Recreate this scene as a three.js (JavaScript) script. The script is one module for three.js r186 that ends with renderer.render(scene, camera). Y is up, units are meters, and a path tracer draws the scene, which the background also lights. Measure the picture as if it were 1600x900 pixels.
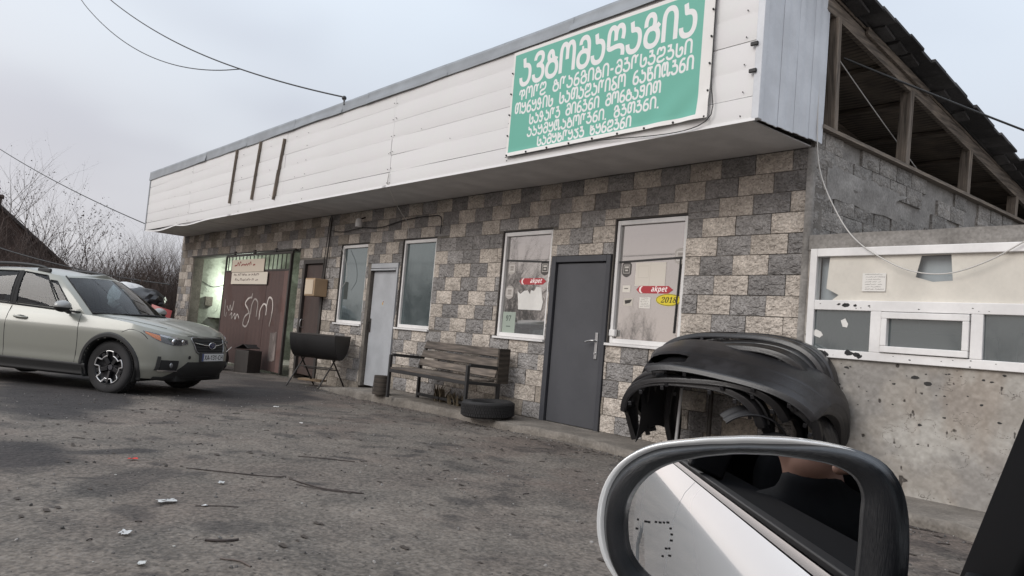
import * as THREE from 'three';
import { mergeGeometries, toCreasedNormals } from 'three/addons/utils/BufferGeometryUtils.js';
import { RoundedBoxGeometry } from 'three/addons/geometries/RoundedBoxGeometry.js';
import { MarchingCubes } from 'three/addons/objects/MarchingCubes.js';

// ---------------------------------------------------------------- camera, sky, sun, exposure
const scene = new THREE.Scene();
const camera = new THREE.PerspectiveCamera(40.99, 16 / 9, 0.05, 900);
{
  const D = Math.PI / 180, yaw = -50.2265 * D, pitch = 3.6247 * D, roll = 4.918 * D;
  const fw = new THREE.Vector3(Math.sin(yaw) * Math.cos(pitch), Math.sin(pitch), -Math.cos(yaw) * Math.cos(pitch));
  const rt = new THREE.Vector3(Math.cos(yaw), 0, Math.sin(yaw)), up = new THREE.Vector3().crossVectors(rt, fw);
  const r2 = rt.clone().multiplyScalar(Math.cos(roll)).addScaledVector(up, Math.sin(roll));
  const u2 = up.clone().multiplyScalar(Math.cos(roll)).addScaledVector(rt, -Math.sin(roll));
  camera.quaternion.setFromRotationMatrix(new THREE.Matrix4().makeBasis(r2, u2, fw.clone().negate()));
  camera.position.set(3.77, 1.11, 6.7);
}
const renderer = new THREE.WebGLRenderer({ antialias: true });
renderer.toneMapping = THREE.LinearToneMapping;
renderer.toneMappingExposure = 1.1;
renderer.shadowMap.enabled = true;

const sun = new THREE.DirectionalLight(new THREE.Color(1.0, 0.95, 0.90), 1.45);
sun.position.set(-12, 24, 40);
sun.castShadow = true; sun.shadow.radius = 60; sun.shadow.mapSize.set(2048, 2048);
Object.assign(sun.shadow.camera, { left: -30, right: 30, top: 30, bottom: -30, near: 1, far: 120 });
scene.add(sun, sun.target); sun.target.position.set(-6, 0, 2);

// ---------------------------------------------------------------- noise
const rng = (s) => () => { s = (s + 0x6d2b79f5) | 0; let t = Math.imul(s ^ (s >>> 15), 1 | s); t = (t + Math.imul(t ^ (t >>> 7), 61 | t)) ^ t; return ((t ^ (t >>> 14)) >>> 0) / 4294967296; };
const hash = (x, y, s) => { let h = (Math.imul(x | 0, 374761393) + Math.imul(y | 0, 668265263) + Math.imul(s | 0, 982451653)) | 0; h = Math.imul(h ^ (h >>> 13), 1274126177); return ((h ^ (h >>> 16)) >>> 0) / 4294967296; };
function vnoise(x, y, s = 0, per = 0) {
  const xi = Math.floor(x), yi = Math.floor(y), fx = x - xi, fy = y - yi, u = fx * fx * (3 - 2 * fx), v = fy * fy * (3 - 2 * fy);
  const w = per ? (a) => ((a % per) + per) % per : (a) => a;
  const a = hash(w(xi), w(yi), s), b = hash(w(xi + 1), w(yi), s), c = hash(w(xi), w(yi + 1), s), d = hash(w(xi + 1), w(yi + 1), s);
  return a + (b - a) * u + (c - a) * v + (a - b - c + d) * u * v;
}
function fbm(x, y, s = 0, oct = 4, per = 0) { let t = 0, a = 0.5, n = 0; for (let i = 0; i < oct; i++) { t += a * vnoise(x, y, s + i * 17, per); n += a; x *= 2; y *= 2; if (per) per *= 2; a *= 0.5; } return t / n; }
const clamp = (x, a = 0, b = 1) => Math.min(b, Math.max(a, x));
const smooth = (a, b, x) => { const t = clamp((x - a) / (b - a)); return t * t * (3 - 2 * t); };
const lerp = (a, b, t) => a + (b - a) * t;

// the sky: pale, thinly overcast dusk, warmer and brighter low down where the sun has just gone (behind the yard), cooler and dimmer opposite
{
  const W = 640, H = 320, data = new Float32Array(W * H * 4);
  const glow = new THREE.Vector3(-0.25, 0.1, 0.96).normalize(), dir = new THREE.Vector3();
  for (let j = 0; j < H; j++) for (let i = 0; i < W; i++) {
    const az = ((i + 0.5) / W - 0.5) * Math.PI * 2, el = ((j + 0.5) / H - 0.5) * Math.PI;
    dir.set(Math.cos(az) * Math.cos(el), Math.sin(el), Math.sin(az) * Math.cos(el));
    const e = Math.max(0, dir.y), t = smooth(0, 0.42, e);
    const zen = 1 + 0.75 * smooth(0.3, 1, e); let r = lerp(0.565, 0.665, t) * zen, g = lerp(0.565, 0.735, t) * zen, b = lerp(0.605, 0.83, t) * zen;
    const toGlow = clamp(0.5 + 0.5 * (dir.x * glow.x + dir.z * glow.z)), gl = Math.pow(toGlow, 1.6) * Math.exp(-e * 1.5);
    r += 0.56 * gl; g += 0.43 * gl; b += 0.32 * gl;
    const east = smooth(0.35, 1.0, -dir.x * 0.95 - dir.z * 0.3) * Math.exp(-e * 2.2); r -= 0.145 * east; g -= 0.105 * east; b -= 0.085 * east;
    // thin cloud sheets on a plane overhead
    const px = dir.x / (e + 0.14), pz = dir.z / (e + 0.14);
    const c = smooth(0.44, 0.72, fbm(px * 0.75 + 1.7, pz * 0.75 + 4.2, 5, 5)) * smooth(0.02, 0.2, e);
    r *= 1 - 0.15 * c; g *= 1 - 0.16 * c; b *= 1 - 0.14 * c;
    const lift = 1 + 0.035 * (fbm(px * 1.4, pz * 1.4, 91, 4) - 0.5) * 2; r *= lift; g *= lift; b *= lift;
    data.set([r, g, b, 1], (j * W + i) * 4);
  }
  const sky = new THREE.DataTexture(data, W, H, THREE.RGBAFormat, THREE.FloatType);
  sky.mapping = THREE.EquirectangularReflectionMapping; sky.magFilter = THREE.LinearFilter; sky.needsUpdate = true;
  scene.background = sky; scene.environment = sky;
}

// ---------------------------------------------------------------- textures
function tex(size, fn, { srgb = true, repeat = 1 } = {}) {
  const W = size, H = size, d = new Uint8Array(W * H * 4);
  for (let j = 0; j < H; j++) for (let i = 0; i < W; i++) { const c = fn((i + 0.5) / W, (j + 0.5) / H); const o = (j * W + i) * 4; const three = Array.isArray(c); d[o] = clamp(three ? c[0] : c) * 255; d[o + 1] = clamp(three ? c[1] : c) * 255; d[o + 2] = clamp(three ? c[2] : c) * 255; d[o + 3] = 255; }
  const t = new THREE.DataTexture(d, W, H); t.wrapS = t.wrapT = THREE.RepeatWrapping; t.magFilter = THREE.LinearFilter; t.minFilter = THREE.LinearMipmapLinearFilter; t.generateMipmaps = true;
  if (srgb) t.colorSpace = THREE.SRGBColorSpace; t.repeat.set(repeat, repeat); t.needsUpdate = true; return t;
}
const gray3 = (v, w = 0) => [v + w, v, v - w];
const T = {};
T.grime = tex(512, (u, v) => { const n = fbm(u * 6, v * 6, 3, 6, 6), f = fbm(u * 60, v * 60, 9, 2, 60); return gray3(0.93 + 0.06 * smooth(0.25, 0.75, n) + 0.03 * (f - 0.5), 0.004); }, { repeat: 0.7 });
T.faint = tex(256, (u, v) => gray3(0.97 + 0.03 * fbm(u * 5, v * 5, 15, 5, 5), 0.002), { repeat: 0.23 });
T.dirt = tex(512, (u, v) => { const n = fbm(u * 5, v * 5, 31, 6, 5), f = fbm(u * 40, v * 40, 37, 3, 40); const k = smooth(0.36, 0.62, n) * 0.24 + 0.72 + 0.16 * (f - 0.5); return gray3(k, 0.02); }, { repeat: 0.6 });
T.fine = tex(256, (u, v) => 0.5 + (fbm(u * 32, v * 32, 21, 3, 32) - 0.5), { srgb: false, repeat: 3 });
T.stoneC = tex(512, (u, v) => { const f = fbm(u * 48, v * 48, 71, 3, 48), n = fbm(u * 7, v * 7, 73, 4, 7), p = vnoise(u * 110, v * 110, 77, 110); return gray3(0.85 + 0.30 * (f - 0.5) + 0.24 * (n - 0.5) - 0.35 * smooth(0.82, 0.95, p), 0.006); }, { repeat: 1.1 });
T.stoneB = tex(512, (u, v) => 0.8 * fbm(u * 16, v * 26, 81, 4, 0) + 0.2 * fbm(u * 70, v * 70, 83, 2, 70), { srgb: false, repeat: 1.1 });
T.asphC = tex(1024, (u, v) => { const f = fbm(u * 150, v * 150, 101, 2, 150), n = fbm(u * 9, v * 9, 103, 5, 9), p = vnoise(u * 230, v * 230, 105, 230), q = vnoise(u * 170, v * 170, 107, 170); const k = 0.83 + 0.42 * (f - 0.5) + 0.30 * (n - 0.5) + 0.26 * smooth(0.86, 0.97, p) - 0.24 * smooth(0.84, 0.97, q); return gray3(k, 0.01 + 0.02 * (n - 0.5)); }, { repeat: 0.36 });
T.asphB = tex(768, (u, v) => 0.55 * fbm(u * 120, v * 120, 111, 3, 120) + 0.45 * fbm(u * 18, v * 18, 113, 4, 18), { srgb: false, repeat: 0.36 });
T.wood = tex(512, (u, v) => { const w = fbm(u * 4, v * 60, 121, 4, 4) , g = vnoise(u * 6, v * 140, 123, 0), n = fbm(u * 5, v * 5, 127, 4, 5); return [0.74 + 0.55 * (w - 0.5) + 0.3 * (n - 0.5) + 0.12 * (g - 0.5), 0.71 + 0.52 * (w - 0.5) + 0.28 * (n - 0.5) + 0.12 * (g - 0.5), 0.67 + 0.5 * (w - 0.5) + 0.24 * (n - 0.5) + 0.12 * (g - 0.5)]; }, { repeat: 1 });
T.woodV = T.wood.clone(); T.woodV.rotation = Math.PI / 2; T.woodV.needsUpdate = true;
T.rust = tex(512, (u, v) => { const n = fbm(u * 6, v * 6, 131, 6, 6), s = fbm(u * 26, v * 3, 133, 4, 3), f = fbm(u * 50, v * 50, 135, 2, 50); const k = smooth(0.5, 0.72, n) * 0.5; return [0.85 - 0.10 * k + 0.22 * (s - 0.5) + 0.08 * (f - 0.5), 0.83 - 0.22 * k + 0.2 * (s - 0.5) + 0.08 * (f - 0.5), 0.81 - 0.26 * k + 0.18 * (s - 0.5) + 0.08 * (f - 0.5)]; }, { repeat: 0.5 });
// old plaster: beige skin, whitish lime patches, grey cement, scratches and dark chips
T.plasC = tex(768, (u, v) => {
  const n = fbm(u * 5, v * 5, 141, 6, 5), m = fbm(u * 7 + 3, v * 3, 143, 5, 0), l = fbm(u * 9, v * 9, 145, 5, 9), f = fbm(u * 90, v * 90, 147, 2, 90), ch = fbm(u * 40, v * 26, 149, 3, 0), cr = Math.abs(fbm(u * 12, v * 24, 151, 4, 0) - 0.5);
  let r = 0.69, g = 0.66, b = 0.625; const mixc = (k, R, G, B) => { r = lerp(r, R, k); g = lerp(g, G, k); b = lerp(b, B, k); };
  mixc(smooth(0.48, 0.66, n) * 0.75, 0.79, 0.77, 0.74); mixc(smooth(0.52, 0.72, l) * 0.75, 0.62, 0.60, 0.58); mixc(smooth(0.56, 0.75, m) * 0.5, 0.66, 0.60, 0.545);
  const sp = 0.12 * (f - 0.5); r += sp; g += sp; b += sp;
  mixc(smooth(0.80, 0.83, ch) * 0.7, 0.2, 0.18, 0.165); mixc((1 - smooth(0.0, 0.006, cr)) * smooth(0.5, 0.62, n) * 0.7, 0.28, 0.25, 0.23);
  return [r, g, b];
}, { repeat: 0.37 });
T.plasB = tex(640, (u, v) => { const n = fbm(u * 9, v * 9, 145, 5, 9), ch = fbm(u * 40, v * 26, 149, 3, 0), f = fbm(u * 60, v * 60, 157, 3, 60); return 0.5 + 0.5 * (n - 0.5) + 0.25 * (f - 0.5) - 0.4 * smooth(0.79, 0.83, ch); }, { srgb: false, repeat: 0.37 });
T.conc = tex(512, (u, v) => { const n = fbm(u * 6, v * 6, 161, 6, 6), f = fbm(u * 70, v * 70, 163, 2, 70); return gray3(0.84 + 0.34 * (n - 0.5) + 0.18 * (f - 0.5), 0.012); }, { repeat: 0.8 });
T.tread = tex(128, (u, v) => { const a = (v * 8) % 1, b = (u * 4 + (v > 0.5 ? 0.5 : 0)) % 1; return (a > 0.86 || b > 0.8) ? 0.1 : 0.8; }, { srgb: false, repeat: 1 });

// ---------------------------------------------------------------- materials
const lin = (r, g, b) => new THREE.Color().setRGB(r, g, b);
function M(color, rough = 0.8, opts = {}) { const P = opts.physical ? THREE.MeshPhysicalMaterial : THREE.MeshStandardMaterial; const { physical, ...rest } = opts; return new P({ color: color instanceof THREE.Color ? color : new THREE.Color(color), roughness: rough, ...rest }); }
const mt = {
  blockTan: [0, 1, 2].map((i) => M(lin(0.60 + 0.04 * i, 0.54 + 0.037 * i, 0.475 + 0.034 * i), 0.95, { map: T.stoneC, bumpMap: T.stoneB, bumpScale: 0.036 })),
  blockGrey: [0, 1, 2].map((i) => M(lin(0.31 + 0.05 * i, 0.298 + 0.048 * i, 0.29 + 0.046 * i), 0.95, { map: T.stoneC, bumpMap: T.stoneB, bumpScale: 0.048 })),
  blockOld: [0, 1].map((i) => M(lin(0.36 + 0.06 * i, 0.32 + 0.05 * i, 0.27 + 0.045 * i), 0.95, { map: T.stoneC, bumpMap: T.stoneB, bumpScale: 0.018 })),
  mortar: M(lin(0.22, 0.205, 0.185), 0.95, { map: T.conc, bumpMap: T.fine, bumpScale: 0.004 }),
  cinder: [0, 1, 2].map((i) => M(lin(0.30 + 0.05 * i, 0.285 + 0.045 * i, 0.265 + 0.04 * i), 0.95, { map: T.stoneC, bumpMap: T.stoneB, bumpScale: 0.03 })),
  concrete: M(lin(0.335, 0.325, 0.31), 0.92, { map: T.conc, bumpMap: T.asphB, bumpScale: 0.006 }),
  concreteDark: M(lin(0.20, 0.185, 0.165), 0.92, { map: T.conc, bumpMap: T.asphB, bumpScale: 0.008 }),
  plaster: M(lin(0.70, 0.71, 0.71), 0.93, { map: T.plasC, bumpMap: T.plasB, bumpScale: 0.02 }),
  siding: [0, 1, 2].map((i) => M(lin(0.69 - 0.012 * i, 0.68 - 0.012 * i, 0.672 - 0.012 * i), 0.45, { map: T.faint })),
  sidePanel: M(lin(0.62, 0.64, 0.67), 0.42, { map: T.grime, metalness: 0.0 }),
  flashing: M(lin(0.28, 0.30, 0.32), 0.5, { map: T.grime, metalness: 0.35 }),
  soffit: M(lin(0.60, 0.59, 0.585), 0.7, { map: T.grime }),
  apron: M(lin(0.235, 0.215, 0.19), 0.92, { map: T.conc, bumpMap: T.asphB, bumpScale: 0.012 }),
  woodOld: M(lin(0.30, 0.27, 0.245), 0.9, { map: T.wood, bumpMap: T.wood, bumpScale: 0.004 }),
  woodDark: M(lin(0.10, 0.088, 0.078), 0.9, { map: T.wood, bumpMap: T.wood, bumpScale: 0.004 }),
  woodBench: [0, 1].map((i) => M(lin(0.20 + 0.06 * i, 0.18 + 0.056 * i, 0.168 + 0.053 * i), 0.85, { map: T.wood, bumpMap: T.wood, bumpScale: 0.004 })),
  slate: [0, 1].map((i) => M(lin(0.055 + 0.03 * i, 0.055 + 0.03 * i, 0.058 + 0.03 * i), 0.9, { map: T.dirt, bumpMap: T.fine, bumpScale: 0.004 })),
  interior: M(lin(0.48, 0.47, 0.44), 0.9, { map: T.dirt }),
  woodOldV: M(lin(0.30, 0.27, 0.245), 0.9, { map: T.woodV, bumpMap: T.woodV, bumpScale: 0.004 }),
  woodAttic: M(lin(0.28, 0.25, 0.225), 0.9, { map: T.wood, bumpMap: T.wood, bumpScale: 0.004 }),
  whitePvc: M(lin(0.76, 0.75, 0.74), 0.38, { map: T.grime }),
  greyDoor: M(lin(0.068, 0.07, 0.078), 0.5, { map: T.grime }),
  greyDoorFrame: M(lin(0.05, 0.052, 0.06), 0.5, { map: T.grime }),
  paleDoor: M(lin(0.40, 0.415, 0.435), 0.5, { map: T.grime }),
  brownDoor: M(lin(0.075, 0.052, 0.046), 0.6, { map: T.rust }),
  gate: M(lin(0.105, 0.066, 0.060), 0.65, { map: T.rust }),
  blackSteel: M(lin(0.025, 0.024, 0.024), 0.55, { map: T.grime }),
  darkSteel: M(lin(0.05, 0.045, 0.042), 0.6, { map: T.rust }),
  steel: M(lin(0.5, 0.5, 0.5), 0.35, { metalness: 0.9 }),
  chrome: M(lin(0.75, 0.75, 0.76), 0.12, { metalness: 1 }),
  cableBlack: M(lin(0.02, 0.02, 0.02), 0.6), cableWhite: M(lin(0.5, 0.48, 0.45), 0.6),
  rubber: M(lin(0.028, 0.028, 0.03), 0.85, { map: T.dirt }),
  plasticBlack: M(lin(0.016, 0.016, 0.018), 0.42, { bumpMap: T.fine, bumpScale: 0.0006 }),
  cardboard: M(lin(0.42, 0.30, 0.19), 0.9, { map: T.grime }),
  paper: M(lin(0.75, 0.74, 0.71), 0.85, { map: T.grime }),
  twig: M(lin(0.050, 0.040, 0.036), 0.95), twigPale: M(lin(0.105, 0.085, 0.075), 0.95),
};
for (const k of ['blockTan', 'blockGrey', 'siding']) mt[k].forEach((m, i) => (m.name = k + i));

// ---------------------------------------------------------------- builders
const used = {};
function numbered(n) { if (!(n in used)) { used[n] = 0; return n; } used[n]++; return n + '_' + String(used[n]).padStart(3, '0'); }
function tag(o, label, category, group, kind) { if (label) o.userData.label = label; if (category) o.userData.category = category; if (group) o.userData.group = group; if (kind) o.userData.kind = kind; return o; }
function shade(o) { o.traverse((c) => { if (c.isMesh) { c.castShadow = true; c.receiveShadow = true; } }); return o; }
const flat = (g) => { const n = g.index ? g.toNonIndexed() : g; for (const k of Object.keys(n.attributes)) if (!['position', 'normal', 'uv', 'color'].includes(k)) n.deleteAttribute(k); return n; };
function merge(list) { const l = (Array.isArray(list) ? list : [list]).map(flat); const anyColor = l.some((g) => g.attributes.color); if (!anyColor) l.forEach((g) => g.deleteAttribute('color')); return l.length === 1 ? l[0] : mergeGeometries(l); }
function boxUV(g) { // uv in metres on the face's dominant plane
  g = flat(g); const p = g.attributes.position, n = g.attributes.normal, uv = new Float32Array(p.count * 2);
  for (let i = 0; i < p.count; i += 3) {
    const f = Math.floor(i / 3) * 3; let nx = 0, ny = 0, nz = 0; for (let k = 0; k < 3; k++) { nx += n.getX(f + k); ny += n.getY(f + k); nz += n.getZ(f + k); }
    const ax = Math.abs(nx), ay = Math.abs(ny), az = Math.abs(nz);
    for (let k = 0; k < 3; k++) { const j = f + k, x = p.getX(j), y = p.getY(j), z = p.getZ(j); const [a, b] = ax >= ay && ax >= az ? [z, y] : ay >= az ? [x, z] : [x, y]; uv[j * 2] = a; uv[j * 2 + 1] = b; }
  }
  g.setAttribute('uv', new THREE.BufferAttribute(uv, 2)); return g;
}
function obj(name, geos, material, parent = scene, uv = true) { let g = merge(geos); if (uv) g = boxUV(g); const m = new THREE.Mesh(g, material); m.name = parent === scene ? numbered(name) : name; m.castShadow = m.receiveShadow = true; parent.add(m); return m; }
function thing(name, label, category, pos = [0, 0, 0], ry = 0, group) { const g = new THREE.Group(); g.name = numbered(name); g.position.set(...pos); g.rotation.y = ry; scene.add(g); return tag(g, label, category, group); }
function part(name, parent) { const g = new THREE.Group(); g.name = name; parent.add(g); return g; }
const bx = (x0, x1, y0, y1, z0, z1) => new THREE.BoxGeometry(x1 - x0, y1 - y0, z1 - z0).translate((x0 + x1) / 2, (y0 + y1) / 2, (z0 + z1) / 2);
const rb = (x0, x1, y0, y1, z0, z1, r = 0.006, seg = 1) => new RoundedBoxGeometry(x1 - x0, y1 - y0, z1 - z0, seg, Math.min(r, 0.49 * Math.min(x1 - x0, y1 - y0, z1 - z0))).translate((x0 + x1) / 2, (y0 + y1) / 2, (z0 + z1) / 2);
const V = (x, y, z) => new THREE.Vector3(x, y, z);
function bar(a, b, w, h, r = 0.003) { // box beam from a to b
  const A = V(...a), B = V(...b), L = A.distanceTo(B), g = new RoundedBoxGeometry(L, h, w, 1, Math.min(r, 0.45 * Math.min(w, h)));
  const x = B.clone().sub(A).normalize(), up = Math.abs(x.y) > 0.95 ? V(0, 0, 1) : V(0, 1, 0), z = V(0, 0, 0).crossVectors(x, up).normalize(), y = V(0, 0, 0).crossVectors(z, x);
  return g.applyMatrix4(new THREE.Matrix4().makeBasis(x, y, z).setPosition(A.add(B).multiplyScalar(0.5)));
}
function rod(a, b, r0, r1 = r0, seg = 8) { const A = V(...a), B = V(...b), L = A.distanceTo(B), g = new THREE.CylinderGeometry(r1, r0, L, seg); return g.applyQuaternion(new THREE.Quaternion().setFromUnitVectors(V(0, 1, 0), B.clone().sub(A).normalize())).translate(...A.add(B).multiplyScalar(0.5).toArray()); }
function tube(pts, r, seg = 6, n = 0, closed = false) { return new THREE.TubeGeometry(new THREE.CatmullRomCurve3(pts.map((p) => V(...p)), closed, 'centripetal'), n || pts.length * 6, r, seg, closed); }
const sagged = (a, b, sag, n = 12) => Array.from({ length: n + 1 }, (_, i) => { const t = i / n; return [lerp(a[0], b[0], t), lerp(a[1], b[1], t) - sag * 4 * t * (1 - t), lerp(a[2], b[2], t)]; });
// a sheet with thickness: P(u, v) -> Vector3 over a grid; keep(u, v) drops cells; t is the thickness to the back of the surface
function shell(P, nu, nv, t = 0.004, keep = null, flip = false) {
  const pts = [], nor = []; for (let j = 0; j <= nv; j++) for (let i = 0; i <= nu; i++) pts.push(P(i / nu, j / nv));
  const at = (i, j) => j * (nu + 1) + i, N = pts.map(() => V(0, 0, 0)), c = (i, j) => !keep || keep((i + 0.5) / nu, (j + 0.5) / nv);
  const A = V(0, 0, 0), B = V(0, 0, 0);
  for (let j = 0; j < nv; j++) for (let i = 0; i < nu; i++) { const a = at(i, j), b = at(i + 1, j), d = at(i, j + 1), e = at(i + 1, j + 1); A.subVectors(pts[e], pts[a]); B.subVectors(pts[d], pts[b]); A.cross(B); if (flip) A.negate(); for (const k of [a, b, d, e]) N[k].add(A); }
  N.forEach((n) => n.normalize());
  const pos = [], nr = [], uv = []; const push = (p, n, s) => { pos.push(p.x, p.y, p.z); nr.push(n.x, n.y, n.z); uv.push(...s); };
  const UV = (k) => [(k % (nu + 1)) / nu, Math.floor(k / (nu + 1)) / nv];
  const back = t ? pts.map((p, k) => p.clone().addScaledVector(N[k], -t)) : null, NB = N.map((n) => n.clone().negate());
  const tri = (arr, nn, a, b, d) => { for (const k of [a, b, d]) push(arr[k], nn[k], UV(k)); };
  for (let j = 0; j < nv; j++) for (let i = 0; i < nu; i++) {
    if (!c(i, j)) continue; let a = at(i, j), b = at(i + 1, j), d = at(i, j + 1), e = at(i + 1, j + 1);
    if (flip) [b, d] = [d, b];
    tri(pts, N, a, b, e); tri(pts, N, a, e, d);
    if (!t) continue; tri(back, NB, a, e, b); tri(back, NB, a, d, e);
    const sides = [[i, j, i + 1, j, i, j - 1], [i + 1, j, i + 1, j + 1, i + 1, j], [i + 1, j + 1, i, j + 1, i, j + 1], [i, j + 1, i, j, i - 1, j]];
    for (const [i0, j0, i1, j1, ci, cj] of sides) {
      if (ci >= 0 && cj >= 0 && ci < nu && cj < nv && c(ci, cj)) continue;
      const p = at(i0, j0), q = at(i1, j1), n = V(0, 0, 0).crossVectors(B.subVectors(pts[q], pts[p]), N[p]).normalize();
      const quad = flip ? [[pts[p], p], [pts[q], q], [back[q], q], [back[p], p]] : [[pts[q], q], [pts[p], p], [back[p], p], [back[q], q]]; if (flip) n.negate();
      for (const k of [0, 1, 2, 0, 2, 3]) push(quad[k][0], n, UV(quad[k][1]));
    }
  }
  const g = new THREE.BufferGeometry(); g.setAttribute('position', new THREE.Float32BufferAttribute(pos, 3)); g.setAttribute('normal', new THREE.Float32BufferAttribute(nr, 3)); g.setAttribute('uv', new THREE.Float32BufferAttribute(uv, 2)); return g;
}
function cutRects(rects, holes) { // rectangles [x0, x1, y0, y1] minus holes
  for (const [a, b, c, d] of holes) { const out = []; for (const r of rects) { const [x0, x1, y0, y1] = r; if (b <= x0 || a >= x1 || d <= y0 || c >= y1) { out.push(r); continue; } const ya = Math.max(y0, c), yb = Math.min(y1, d); if (a > x0) out.push([x0, a, ya, yb]); if (b < x1) out.push([b, x1, ya, yb]); if (c > y0) out.push([x0, x1, y0, c]); if (d < y1) out.push([x0, x1, d, y1]); } rects = out; }
  return rects;
}
// flat printed sheet: canvas drawing on a rectangle in the xy plane
function print(w, h, px, draw) { const cv = document.createElement('canvas'); cv.width = Math.round(w * px); cv.height = Math.round(h * px); const c = cv.getContext('2d'); draw(c, cv.width, cv.height); const t = new THREE.CanvasTexture(cv); t.colorSpace = THREE.SRGBColorSpace; t.magFilter = THREE.LinearFilter; return t; }
const sheet = (x0, x1, y0, y1, z, t = 0.002) => bx(x0, x1, y0, y1, z - t, z);
// box whose front (+z) face carries the texture once
function printed(name, x0, x1, y0, y1, z, t, texture, parent, rough = 0.7, opts = {}) { const g = flat(bx(x0, x1, y0, y1, z - t, z)); const p = g.attributes.position, uv = g.attributes.uv; for (let i = 0; i < p.count; i++) uv.setXY(i, (p.getX(i) - x0) / (x1 - x0), (p.getY(i) - y0) / (y1 - y0)); return obj(name, g, M('#ffffff', rough, { map: texture, ...opts }), parent, false); }
// ---------------------------------------------------------------- ground: dusty worn asphalt yard, one sheet to the horizon
const blob = (x, z, cx, cz, rx, rz, rot, wob, seed) => { const c = Math.cos(rot), s = Math.sin(rot), dx = x - cx, dz = z - cz, u = (dx * c + dz * s) / rx, v = (-dx * s + dz * c) / rz; return Math.sqrt(u * u + v * v) + wob * (fbm(x * 2.3, z * 2.3, seed, 5) - 0.5) * 2; };
const groundY = (x, z) => { const slope = -0.0105 * Math.max(0, -x - 3); return slope + 0.02 * (fbm(x * 0.7 + 40, z * 0.7 + 40, 201, 3) - 0.5) + 0.006 * (fbm(x * 5 + 90, z * 5 + 90, 205, 2) - 0.5); };
const STAINS_AND_SHADE = [ // oil and damp, plus shade painted into the stain under the parked car: x, z, rx, rz, turn, wobble, strength
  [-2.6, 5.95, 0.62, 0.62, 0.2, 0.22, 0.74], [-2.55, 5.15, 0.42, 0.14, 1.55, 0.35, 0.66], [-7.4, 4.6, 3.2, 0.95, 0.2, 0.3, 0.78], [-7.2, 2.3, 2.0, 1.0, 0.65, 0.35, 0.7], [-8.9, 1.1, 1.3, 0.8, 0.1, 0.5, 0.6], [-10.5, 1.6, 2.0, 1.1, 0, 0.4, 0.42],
  [-0.17, 3.3, 0.1, 0.07, 0, 0.3, 0.4], [-1.45, 5.35, 0.55, 0.22, 0.8, 0.6, 0.42], [-0.2, 5.05, 0.16, 0.1, 0, 0.3, 0.34], [-1.62, 2.2, 0.26, 0.08, 0.3, 0.5, 0.4], [-1.4, 2.8, 0.2, 0.1, 0.2, 0.5, 0.3], [0.15, 4.0, 0.14, 0.07, 0, 0.5, 0.35], [-2.3, 2.4, 0.16, 0.07, 0, 0.5, 0.4], [-3.1, 3.1, 0.22, 0.1, 0.5, 0.5, 0.35], [0.6, 2.6, 0.4, 0.2, 0.3, 0.7, 0.3], [1.1, 3.4, 0.25, 0.14, 0.3, 0.7, 0.35], [-0.9, 2.6, 0.12, 0.06, 0, 0.5, 0.4],
];
{ const R = rng(303); for (let i = 0; i < 90; i++) { const far = R(); STAINS_AND_SHADE.push([lerp(-6.5, 1.8, R()), lerp(1.0, 5.9, far), 0.04 + 0.16 * R() * R(), 0.02 + 0.05 * R(), R() * 3, 0.6, 0.25 + 0.35 * R()]); } }
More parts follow.
